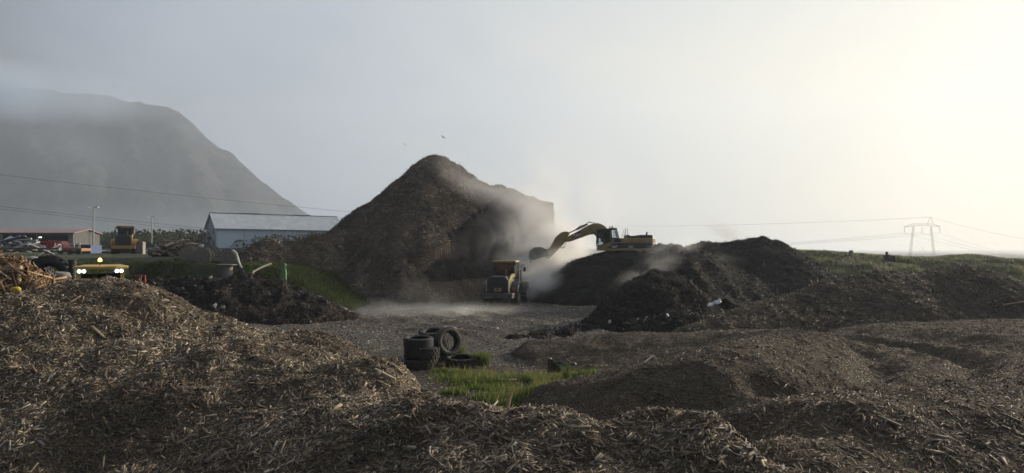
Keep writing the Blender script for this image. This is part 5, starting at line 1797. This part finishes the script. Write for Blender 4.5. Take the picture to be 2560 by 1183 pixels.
def rock(name, c, r, m_, label, cat, sq=(1, 1, 0.7), seed=1):
    import bmesh
    bm = bmesh.new()
    bmesh.ops.create_icosphere(bm, subdivisions=3, radius=1.0)
    rs = random.Random(seed)
    ax = [Vector((rs.gauss(0, 1), rs.gauss(0, 1), rs.gauss(0, 1))).normalized() for _ in range(9)]
    of = [rs.uniform(0.55, 0.9) for _ in ax]
    for v in bm.verts:
        for a_, d_ in zip(ax, of):
            dd_ = v.co.dot(a_)
            if dd_ > d_: v.co -= a_ * (dd_ - d_) * 0.9
        v.co = Vector((v.co.x * sq[0], v.co.y * sq[1], v.co.z * sq[2])) * r
    me = bpy.data.meshes.new(name)
    bm.to_mesh(me); bm.free()
    me.materials.append(m_)
    o_ = bpy.data.objects.new(name, me)
    COL.objects.link(o_)
    o_.location = c
    return tag(o_, label, cat)


rock('concrete_lump', P(80, 652, 33), 0.30, M_conc, 'grey concrete lump lying above the edge of the large black tyre', 'concrete lump', seed=3)
rock('concrete_lump', P(155, 690, 28), 0.34, M_conc, 'broken concrete lump between the large black tyre and the ribbed drum', 'concrete lump', seed=8)

# ------------------------------------------------------------------ scrap wood heap near left
f_scrap = with_noise(cones([(-260, 640, 19), (-120, 615, 19), (-20, 618, 19), (30, 640, 19), (60, 680, 18.5), (100, 715, 18)], 1.1, 0.8, 0.8, 0.3), 0.25, 0.8, 0.12, 0.3, 0, 0.3, 3.0)
SW = thing('scrap_wood_heap', (0, 0, 0), 0, 'heap of orange-brown splintered boards at the edge of the chip pile', 'scrap wood heap')
grid_mesh('core', f_scrap, (-17, -6.5), (12.5, 20), 0.10, mat('splinter_core', (0.10, 0.06, 0.035), 0.95, color2=(0.04, 0.026, 0.018), nscale=5), SW)
PAL_SW = [((0.34, 0.21, 0.11), 4), ((0.20, 0.12, 0.07), 4), ((0.46, 0.33, 0.19), 2), ((0.12, 0.08, 0.055), 2.5), ((0.28, 0.22, 0.16), 2)]
pn = scatter(f_scrap, 5200, (-16, -7), (12.5, 18), near=20, power=0.2, base=lambda x, y: f_fore(x, y) - 0.2, fov=0.95)
chips('splinters', pn, (0.10, 0.45), (0.08, 0.22), PAL_SW, SW, tilt=0.6, lift=0.9)
pn = scatter(f_scrap, 420, (-16, -7), (12.5, 18), near=20, power=0.2, base=lambda x, y: f_fore(x, y), fov=0.95)
chips('boards', pn, (0.45, 1.0), (0.08, 0.16), PAL_SW, SW, tilt=0.45, lift=0.5, thick=0.25)
o = MB().box((0, 0, 0), (1.9, 0.14, 0.05), (0, 0.0, 0.15)).build('long_plank', M_wood)
o.location = P(45, 622, 18.6)
tag(o, 'long straight plank lying level across the top of the scrap wood heap', 'plank')
o = rock('plastic_bag', P(37, 724, 15.5), 0.10, mat('yellow_plastic', (0.5, 0.36, 0.03), 0.6), 'crumpled yellow plastic bag at the foot of the scrap wood heap', 'plastic bag', (1.2, 0.8, 0.75), 5)

# ------------------------------------------------------------------ black bag, litter, poles
bg = on(top_of, 1396, 26.6)
BG = thing('rubbish_bag', (bg.x, bg.y, bg.z - 0.03), 0, 'torn black plastic tub collapsed on the brown mulch below the compost heap', 'rubbish bag')
k_ = 26.6 * KD / F
bv, bf = [], []
nu, nvv = 28, 12
for j in range(nvv):
    tv = j / (nvv - 1)
    for i in range(nu):
        a_ = 2 * math.pi * i / nu
        topz = (22 + 9 * math.exp(-((math.cos(a_) + 0.85) / 0.35) ** 2) - 3 * math.cos(a_) + 1.5 * math.sin(5 * a_)) * k_
        rr_ = 1 + 0.10 * math.sin(4 * a_ + 3 * tv) + 0.05 * math.sin(9 * a_) - 0.12 * tv
        bv.append((26 * k_ * rr_ * math.cos(a_), 17 * k_ * rr_ * math.sin(a_), topz * tv))
for j in range(nvv - 1):
    for i in range(nu):
        bf.append((j * nu + i, j * nu + (i + 1) % nu, (j + 1) * nu + (i + 1) % nu, (j + 1) * nu + i))
o_ = MB().add(bv, bf).build('shell', M_bag, BG, smooth=True)
so_ = o_.modifiers.new('solid', 'SOLIDIFY'); so_.thickness = 0.012
MB().tube([(18 * k_, 0, 34 * k_), (33 * k_, 0, 22 * k_)], 0.012, 6).build('strap', M_hose, BG)
MB().lathe([(0.001, 0), (0.09, 0.01), (0.12, 0.06), (0.08, 0.12), (0.001, 0.13)], 16, closed=False).xf(Matrix.Translation((37 * k_, 0, 14 * k_))).build('lid', M_bag, BG, smooth=True)

tp_ = P(1783, 755, 41)
tv_, tf_ = [], []
for j in range(10):
    for i in range(16):
        u_, v_ = i / 15, j / 9
        tv_.append((u_ * 0.85 - 0.4 + 0.05 * math.sin(v_ * 7), 0.12 * math.sin(u_ * 9 + v_ * 4) - 0.3 * v_, (u_ ** 0.7) * 0.42 - 0.22 - v_ * (0.22 - 0.14 * abs(u_ - 0.75)) + 0.03 * math.sin(u_ * 14)))
for j in range(9):
    for i in range(15):
        tf_.append((j * 16 + i, j * 16 + i + 1, (j + 1) * 16 + i + 1, (j + 1) * 16 + i))
o_ = MB().add(tv_, tf_).build('plastic_sheet', M_tarp, smooth=True)
o_.location = tp_
o_.scale = (0.8,) * 3
so_ = o_.modifiers.new('solid', 'SOLIDIFY'); so_.thickness = 0.01
tag(o_, 'crumpled white plastic sheet caught between black compost heap and brown windrow', 'plastic sheet')


def lay(name, f, px, D, dims, rot, m_, label, cat, dz=0.03):
    q_ = on(f, px, D)
    o_ = MB().box((0, 0, 0), dims).build(name, m_, bevel=min(dims) * 0.2)
    o_.location = (q_.x, q_.y, q_.z + dz)
    o_.rotation_euler = rot
    return tag(o_, label, cat)


lay('wooden_strip', f_right, 1613, 20.8, (0.62, 0.035, 0.02), (0, R(-25), R(35)), M_white, 'thin white strip slanting on the grey slope behind the dark ridge', 'strip', 0.12)
q_ = on(f_fore, 1262, 9.5)
PS = MB().cyl((0, 0, -0.25), (0.09, 0.02, 0.24), 0.020, 0.023, 10).cyl((0.09, 0.02, 0.24), (0.115, 0.025, 0.27), 0.026, 0.018, 10).build('wooden_stake', M_wood_pale)
PS.location = P(1256, 1040, 9.2)
tag(PS, 'short round-topped stake poking up behind the chip ridge below the grass', 'stake')
lay('litter_carton', gz, 1127, 26.6, (0.20, 0.10, 0.09), (0.1, 0.2, -0.4), M_hose, 'small pale carton lying in front of the tyre stack', 'carton', 0.05)
lay('litter_carton', top_of, 1302, 21.3, (0.08, 0.07, 0.07), (0.1, 0.1, 0.4), M_white, 'tiny white carton at the lower end of the grass patch', 'carton', 0.05)
lay('flat_stone', top_of, 1268, 24.6, (0.62, 0.4, 0.09), (0.05, 0.03, 0.1), M_wood, 'flat brown slab lying in the grass patch', 'slab', 0.06)
q_ = on(f_right, 1450, 20.4)
rock('litter_lump', (q_.x, q_.y, q_.z + 0.05), 0.12, M_conc, 'pale lump sitting on the end of the dark ridge beside the grass', 'lump', (1, 0.8, 0.9), 4)
q_ = on(f_right, 1400, 19.6)
rock('flat_rag', (q_.x, q_.y, q_.z + 0.03), 0.20, M_rubber_dusty, 'grey flattened rag on the tip of the dark ridge', 'rag', (1.2, 0.6, 0.35), 9)
for i, (px_, D_, s_, lb_) in enumerate(((1524, 42, 0.17, 'pale upright scrap at the foot of the pointed compost heap'), (1595, 41.5, 0.15, 'bluish white scrap at the base of the compost heap'),
                                        (1668, 41.0, 0.15, 'white crumpled scrap half way along the compost heap foot'))):
    q_ = on(lambda x, y: np.maximum(np.maximum(f_comp1(x, y), f_comp1b(x, y)), gz(x, y)), px_, D_)
    rock('litter_scrap', (q_.x, q_.y, q_.z + 0.05), s_, M_tarp, lb_, 'scrap', (0.6, 0.5, 0.9), 20 + i)
lay('wooden_plank', f_windrow, 2535, 33.5, (1.2, 0.06, 0.04), (0, R(-6), R(10)), M_wood_pale, 'pale stick lying at the end of the brown windrow', 'plank', 0.1)

# ------------------------------------------------------------------ person on the hill
def skin_body(name, joints, edges, m_, parent=None):
    me = bpy.data.meshes.new(name)
    me.from_pydata([j[0] for j in joints], edges, [])
    me.materials.append(m_)
    o_ = bpy.data.objects.new(name, me)
    COL.objects.link(o_)
    if parent: o_.parent = parent
    md = o_.modifiers.new('skin', 'SKIN')
    if not me.skin_vertices: me.skin_vertices.new()
    sv = me.skin_vertices[0].data
    for i, j in enumerate(joints):
        sv[i].radius = j[1] if isinstance(j[1], tuple) else (j[1], j[1])
        sv[i].use_root = (i == 0)
    sb = o_.modifiers.new('sub', 'SUBSURF')
    sb.levels = 1
    sb.render_levels = 2
    return o_


hp = P(2217, 640, 72)
hz_ = surf(f_hill, hp.x, hp.y)
PE = thing('person', (hp.x, hp.y, hz_), R(150), 'person sitting on the grassy hill in dark clothes and a hood', 'person')
J = [((0, 0, 0.16), (0.17, 0.14)), ((0, 0.03, 0.38), (0.16, 0.12)), ((0, 0.02, 0.58), (0.19, 0.12)), ((0, -0.01, 0.68), (0.07, 0.07)), ((0, -0.03, 0.76), (0.09, 0.10)), ((0, -0.03, 0.87), (0.085, 0.095)),
     ((-0.21, 0.01, 0.58), 0.06), ((-0.29, -0.10, 0.36), 0.05), ((-0.14, -0.30, 0.30), 0.035), ((-0.08, -0.36, 0.30), 0.035),
     ((0.21, 0.01, 0.58), 0.06), ((0.29, -0.10, 0.36), 0.05), ((0.14, -0.30, 0.30), 0.035), ((0.08, -0.36, 0.30), 0.035),
     ((-0.13, -0.05, 0.12), 0.10), ((-0.28, -0.40, 0.26), 0.07), ((-0.08, -0.62, 0.08), 0.045), ((-0.08, -0.76, 0.05), 0.04),
     ((0.13, -0.05, 0.12), 0.10), ((0.30, -0.38, 0.22), 0.07), ((0.10, -0.58, 0.08), 0.045), ((0.06, -0.72, 0.05), 0.04)]
E = [(0, 1), (1, 2), (2, 3), (3, 4), (4, 5), (2, 6), (6, 7), (7, 8), (8, 9), (2, 10), (10, 11), (11, 12), (12, 13), (0, 14), (14, 15), (15, 16), (16, 17), (0, 18), (18, 19), (19, 20), (20, 21)]
skin_body('body', J, E, mat('dark_clothes', (0.035, 0.035, 0.042), 0.9), PE)
hd = MB().lathe([(0.001, -0.02), (0.09, 0.0), (0.125, 0.08), (0.13, 0.16), (0.10, 0.24), (0.001, 0.275)], 16, closed=False).xf(Matrix.Translation((0, 0.0, 0.70)))
hd.build('hood', mat('olive_hood', (0.10, 0.10, 0.03), 0.9), PE, smooth=True)
BP = thing('backpack', (hp.x + 0.55, hp.y, surf(f_hill, hp.x + 0.55, hp.y) - 0.02), R(170), 'tall dark backpack propped beside the sitting person', 'backpack')
MB().prism([(-0.30, 0), (0.26, 0), (0.20, 0.35), (0.12, 0.66), (-0.14, 0.68), (-0.24, 0.35)], 'y', -0.16, 0.16).build('pack_body', mat('pack_cloth', (0.045, 0.048, 0.035), 0.9), BP, bevel=0.05)
MB().prism([(-0.16, 0.66), (0.14, 0.64), (0.10, 0.74), (-0.12, 0.75)], 'y', -0.15, 0.15).build('top_flap', M_black, BP, bevel=0.03)
MB().box((0, -0.19, 0.25), (0.3, 0.07, 0.28)).build('pocket', mat('pack_cloth', (0, 0, 0)), BP, bevel=0.02)
cp = P(2122, 634, 72)
CH = thing('chair', (cp.x, cp.y, surf(f_hill, cp.x, cp.y)), R(15), 'dark abandoned chair with a tilted back on the hill crest', 'chair')
MB().box((-0.2, 0, 0.22), (0.6, 0.4, 0.06)).build('seat', M_black, CH)
MB().box((0.22, 0, 0.42), (0.12, 0.42, 0.50), (0, 0.25, 0)).build('backrest', M_reel, CH)
for x_ in (-0.45, 0.15):
    for y_ in (-0.17, 0.17):
        MB().cyl((x_, y_, -0.1), (x_, y_, 0.2), 0.025, 0.025, 6).build('leg', M_black, CH)
bh = P(2015, 628, 70)
rock('boulder', (bh.x, bh.y, surf(f_hill, bh.x, bh.y) + 0.08), 0.17, M_conc, 'small boulder on the crest where hill meets compost heap', 'boulder', seed=6)

# dead branches and grey brush on the slope
for i, (px_, py_, D_, n_, lb_) in enumerate(((2265, 672, 60, 26, 'grey dead brushwood on the slope above the windrow'), (2150, 660, 62, 4, 'long bare branch lying on the hillside below the chair'))):
    q_ = P(px_, py_, D_)
    q_.z = surf(f_hill, q_.x, q_.y)
    T = thing('dead_branch', tuple(q_), 0, lb_, 'branch')
    m_ = MB()
    rs = random.Random(i + 2)
    for k in range(n_):
        x0_ = rs.uniform(-1.7, 1.7) if n_ > 5 else rs.uniform(-0.3, 0.3)
        y0_ = rs.uniform(-1.2, 1.2) if n_ > 5 else 0
        a_ = rs.uniform(-0.2, 0.9)
        l_ = rs.uniform(0.6, 1.4) if n_ > 5 else 2.4
        zf_ = lambda xx, yy: surf(f_hill, q_.x + xx, q_.y + yy) - q_.z
        pts = []
        for s_ in range(5):
            xx, yy = x0_ + l_ * s_ / 4 * math.cos(a_) + rs.uniform(-.05, .05), y0_ + l_ * s_ / 4 * math.sin(a_) * 0.6
            pts.append((xx, yy, zf_(xx, yy) + 0.08 + rs.uniform(0, .15)))
        m_.tube(pts, 0.03, 5, 0.012)
    m_.build('twigs', mat('dead_wood', (0.32, 0.31, 0.28), 0.85), T)['kind'] = 'stuff'

# ------------------------------------------------------------------ gulls
for (px_, py_, D_, s_, lb_) in ((1108, 343, 120, 0.75, 'gull flying with bent wings above the huge pile'), (1012, 361, 160, 0.6, 'distant gull, a speck in the sky beside the peak of the huge pile')):
    T = thing('gull', tuple(P(px_, py_, D_)), 0, lb_, 'bird')
    T.rotation_euler = (0.5, 0.6, 0.4)
    T.scale = (s_,) * 3
    m_ = MB().lathe([(0.001, -0.22), (0.05, -0.12), (0.07, 0), (0.05, 0.12), (0.03, 0.2), (0.001, 0.26)], 8, closed=False)
    for sgn in (-1, 1):
        m_.add([(0, 0.0, -0.08), (0, 0.0, 0.08), (sgn * 0.32, 0.14, 0.10), (sgn * 0.32, 0.14, -0.02), (sgn * 0.65, 0.02, 0.0), (0, 0.02, -0.08), (0, 0.02, 0.08), (sgn * 0.32, 0.16, 0.10), (sgn * 0.32, 0.16, -0.02)],
               [(0, 1, 2, 3), (3, 2, 4), (8, 7, 6, 5), (7, 8, 4), (1, 6, 7, 2), (0, 3, 8, 5)])
    m_.build('body', mat('gull_grey', (0.16, 0.16, 0.17), 0.8), T)

# ------------------------------------------------------------------ far scrub
n = 26000
xx = RNG.uniform(-130, -30, n)
yy = RNG.uniform(150, 215, n)
zz = gz(xx, yy)
hh = 2.2 + 2.4 * np.clip(fbm(xx, yy, 14, 3, 0.5, 3) + 0.5, 0, 1)
up_ = RNG.random(n) ** 0.7
Pn_ = np.stack([xx, yy, zz + up_ * hh], 1)
a_ = RNG.normal(0, 1, (n, 3)); a_ /= np.linalg.norm(a_, axis=1)[:, None]
b2 = np.cross(a_, RNG.normal(0, 1, (n, 3))); b2 /= np.linalg.norm(b2, axis=1)[:, None]
s_ = 0.38 * (0.6 + RNG.random(n))[:, None]
Vv = np.stack([Pn_ - a_ * s_, Pn_ - b2 * s_ * 0.6, Pn_ + a_ * s_, Pn_ + b2 * s_ * 0.6], 1)
pc = np.array([(0.05, 0.07, 0.03), (0.03, 0.045, 0.02), (0.08, 0.085, 0.045)])
cc = pc[RNG.integers(0, 3, n)] * (0.7 + 0.6 * RNG.random((n, 1)))
o_ = mesh_np('far_undergrowth', Vv.reshape(-1, 3), np.arange(n * 4).reshape(n, 4), M_leaf, col=np.repeat(cc, 4, axis=0))
tag(o_, kind='stuff')

#@@AIR
# ------------------------------------------------------------------ haze and steam
hm = bpy.data.materials.new('haze')
hm.use_nodes = True
t = hm.node_tree
t.nodes.clear()
oo = t.nodes.new('ShaderNodeOutputMaterial')
pv = t.nodes.new('ShaderNodeVolumePrincipled')
pv.inputs['Color'].default_value = (0.72, 0.80, 0.93, 1)
pv.inputs['Density'].default_value = 0.00046
pv.inputs['Anisotropy'].default_value = 0.35
t.links.new(pv.outputs[0], oo.inputs['Volume'])
hz = MB().box((-700, 850, 190), (3600, 1950, 400)).build('haze', hm)
tag(hz, kind='stuff')


STEAM = 2.4


def steam(loc, size, dens, scale, seed, rot=0.0, thr=0.45, name='steam', squash=1.0, aniso=0.5, stretch=(1, 1, 1)):
    m = bpy.data.materials.new('steam')
    m.use_nodes = True
    t = m.node_tree
    t.nodes.clear()
    oo = t.nodes.new('ShaderNodeOutputMaterial')
    pv = t.nodes.new('ShaderNodeVolumePrincipled')
    pv.inputs['Color'].default_value = (0.985, 0.99, 1.0, 1) if name == 'steam' else (0.72, 0.83, 0.98, 1)
    pv.inputs['Anisotropy'].default_value = aniso
    co = t.nodes.new('ShaderNodeTexCoord')
    ln = t.nodes.new('ShaderNodeVectorMath'); ln.operation = 'LENGTH'
    t.links.new(co.outputs['Object'], ln.inputs[0])
    fall = t.nodes.new('ShaderNodeMapRange')
    fall.interpolation_type = 'SMOOTHSTEP'
    fall.inputs[1].default_value = 0.98; fall.inputs[2].default_value = 0.0
    t.links.new(ln.outputs['Value'], fall.inputs[0])
    mp = t.nodes.new('ShaderNodeMapping')
    mp.inputs['Location'].default_value = (seed * 3.1, seed * 1.7, seed)
    mp.inputs['Scale'].default_value = (size[0] * scale * stretch[0], size[1] * scale * stretch[1], size[2] * scale * stretch[2])
    t.links.new(co.outputs['Object'], mp.inputs[0])
    n = t.nodes.new('ShaderNodeTexNoise')
    n.inputs['Scale'].default_value = 1.0
    n.inputs['Detail'].default_value = 4
    n.inputs['Roughness'].default_value = 0.6
    n.inputs['Distortion'].default_value = 0.9
    t.links.new(mp.outputs[0], n.inputs['Vector'])
    # threshold rises towards the rim, so the outline breaks up into wisps
    th = t.nodes.new('ShaderNodeMapRange')
    th.inputs[1].default_value = thr; th.inputs[2].default_value = thr + 0.28
    t.links.new(n.outputs['Fac'], th.inputs[0])
    mu = t.nodes.new('ShaderNodeMath'); mu.operation = 'MULTIPLY'
    t.links.new(fall.outputs[0], mu.inputs[0]); t.links.new(th.outputs[0], mu.inputs[1])
    m2 = t.nodes.new('ShaderNodeMath'); m2.operation = 'MULTIPLY'
    t.links.new(mu.outputs[0], m2.inputs[0]); m2.inputs[1].default_value = dens * STEAM
    t.links.new(m2.outputs[0], pv.inputs['Density'])
    t.links.new(pv.outputs[0], oo.inputs['Volume'])
    import bmesh
    bm = bmesh.new()
    bmesh.ops.create_icosphere(bm, subdivisions=3, radius=1.0)
    me = bpy.data.meshes.new(name)
    bm.to_mesh(me); bm.free()
    me.materials.append(m)
    o_ = bpy.data.objects.new(name, me)
    COL.objects.link(o_)
    o_.location = loc
    o_.scale = size
    o_.rotation_euler = (0, rot, 0)
    o_['kind'] = 'stuff'
    return o_


def st(px, py, D, rx, ry, rz, dens, scale, seed, rot=0.0, thr=0.45, **kw):
    k = D * KD / F
    return steam(tuple(P(px, py, D)), (rx * k, ry, rz * k), dens, scale, seed, rot, thr, **kw)


# (px, py, depth, half width px, half depth m, half height px, density, noise frequency, seed, tilt, threshold)
st(1370, 672, 70, 150, 4.5, 85, 1.05, 0.36, 1, 0.15, 0.40)
st(1270, 610, 68, 120, 3.5, 110, 0.26, 0.24, 2, 0.5, 0.40)
st(1345, 545, 72, 130, 3.5, 95, 0.24, 0.20, 3, 0.6, 0.38)
st(1230, 480, 78, 190, 4.5, 60, 0.11, 0.17, 4, 0.42, 0.36)
st(1345, 715, 64, 80, 3.0, 85, 0.60, 0.40, 5, 0.0, 0.38)
st(1400, 620, 76, 110, 5.0, 90, 0.55, 0.2, 16, 0.0, 0.30)
st(1090, 778, 52, 360, 6.0, 26, 0.11, 0.26, 6, 0.0, 0.40, stretch=(0.45, 1, 1.4))
st(1080, 755, 54, 150, 3.0, 70, 0.06, 0.32, 7, 0.2, 0.42, stretch=(1.6, 1, 0.7))
st(1440, 500, 82, 230, 7.0, 170, 0.045, 0.10, 26, 0.4, 0.34)
st(1110, 415, 84, 170, 4.0, 70, 0.035, 0.14, 9, 0.5, 0.36)
st(1680, 625, 59, 120, 2.5, 40, 0.13, 0.36, 10, -0.35, 0.42, stretch=(0.7, 1, 1.5))
st(1620, 680, 52, 120, 2.5, 40, 0.12, 0.36, 11, -0.4, 0.42, stretch=(0.7, 1, 1.5))
st(1835, 590, 70, 110, 3.0, 34, 0.22, 0.32, 12, 0.45, 0.44, aniso=0.0, stretch=(0.7, 1, 1.5))
st(1760, 655, 62, 130, 2.5, 30, 0.08, 0.3, 13, 0.0, 0.42)
st(1150, 785, 50, 100, 2.5, 34, 0.16, 0.5, 27, 0.1, 0.44)
st(960, 775, 52, 90, 2.5, 40, 0.12, 0.5, 28, 0.1, 0.44)
# low cloud against the mountain
st(10, 228, 1150, 480, 120, 92, 0.0095, 0.0045, 21, 0.08, 0.28, name='low_cloud')
st(190, 380, 1050, 260, 90, 80, 0.0016, 0.008, 22, 0.5, 0.40, name='low_cloud')
st(420, 590, 800, 800, 160, 110, 0.0011, 0.004, 24, 0.0, 0.15, name='ground_mist')
st(520, 300, 1000, 300, 90, 90, 0.0012, 0.006, 23, 0.4, 0.32, name='low_cloud')
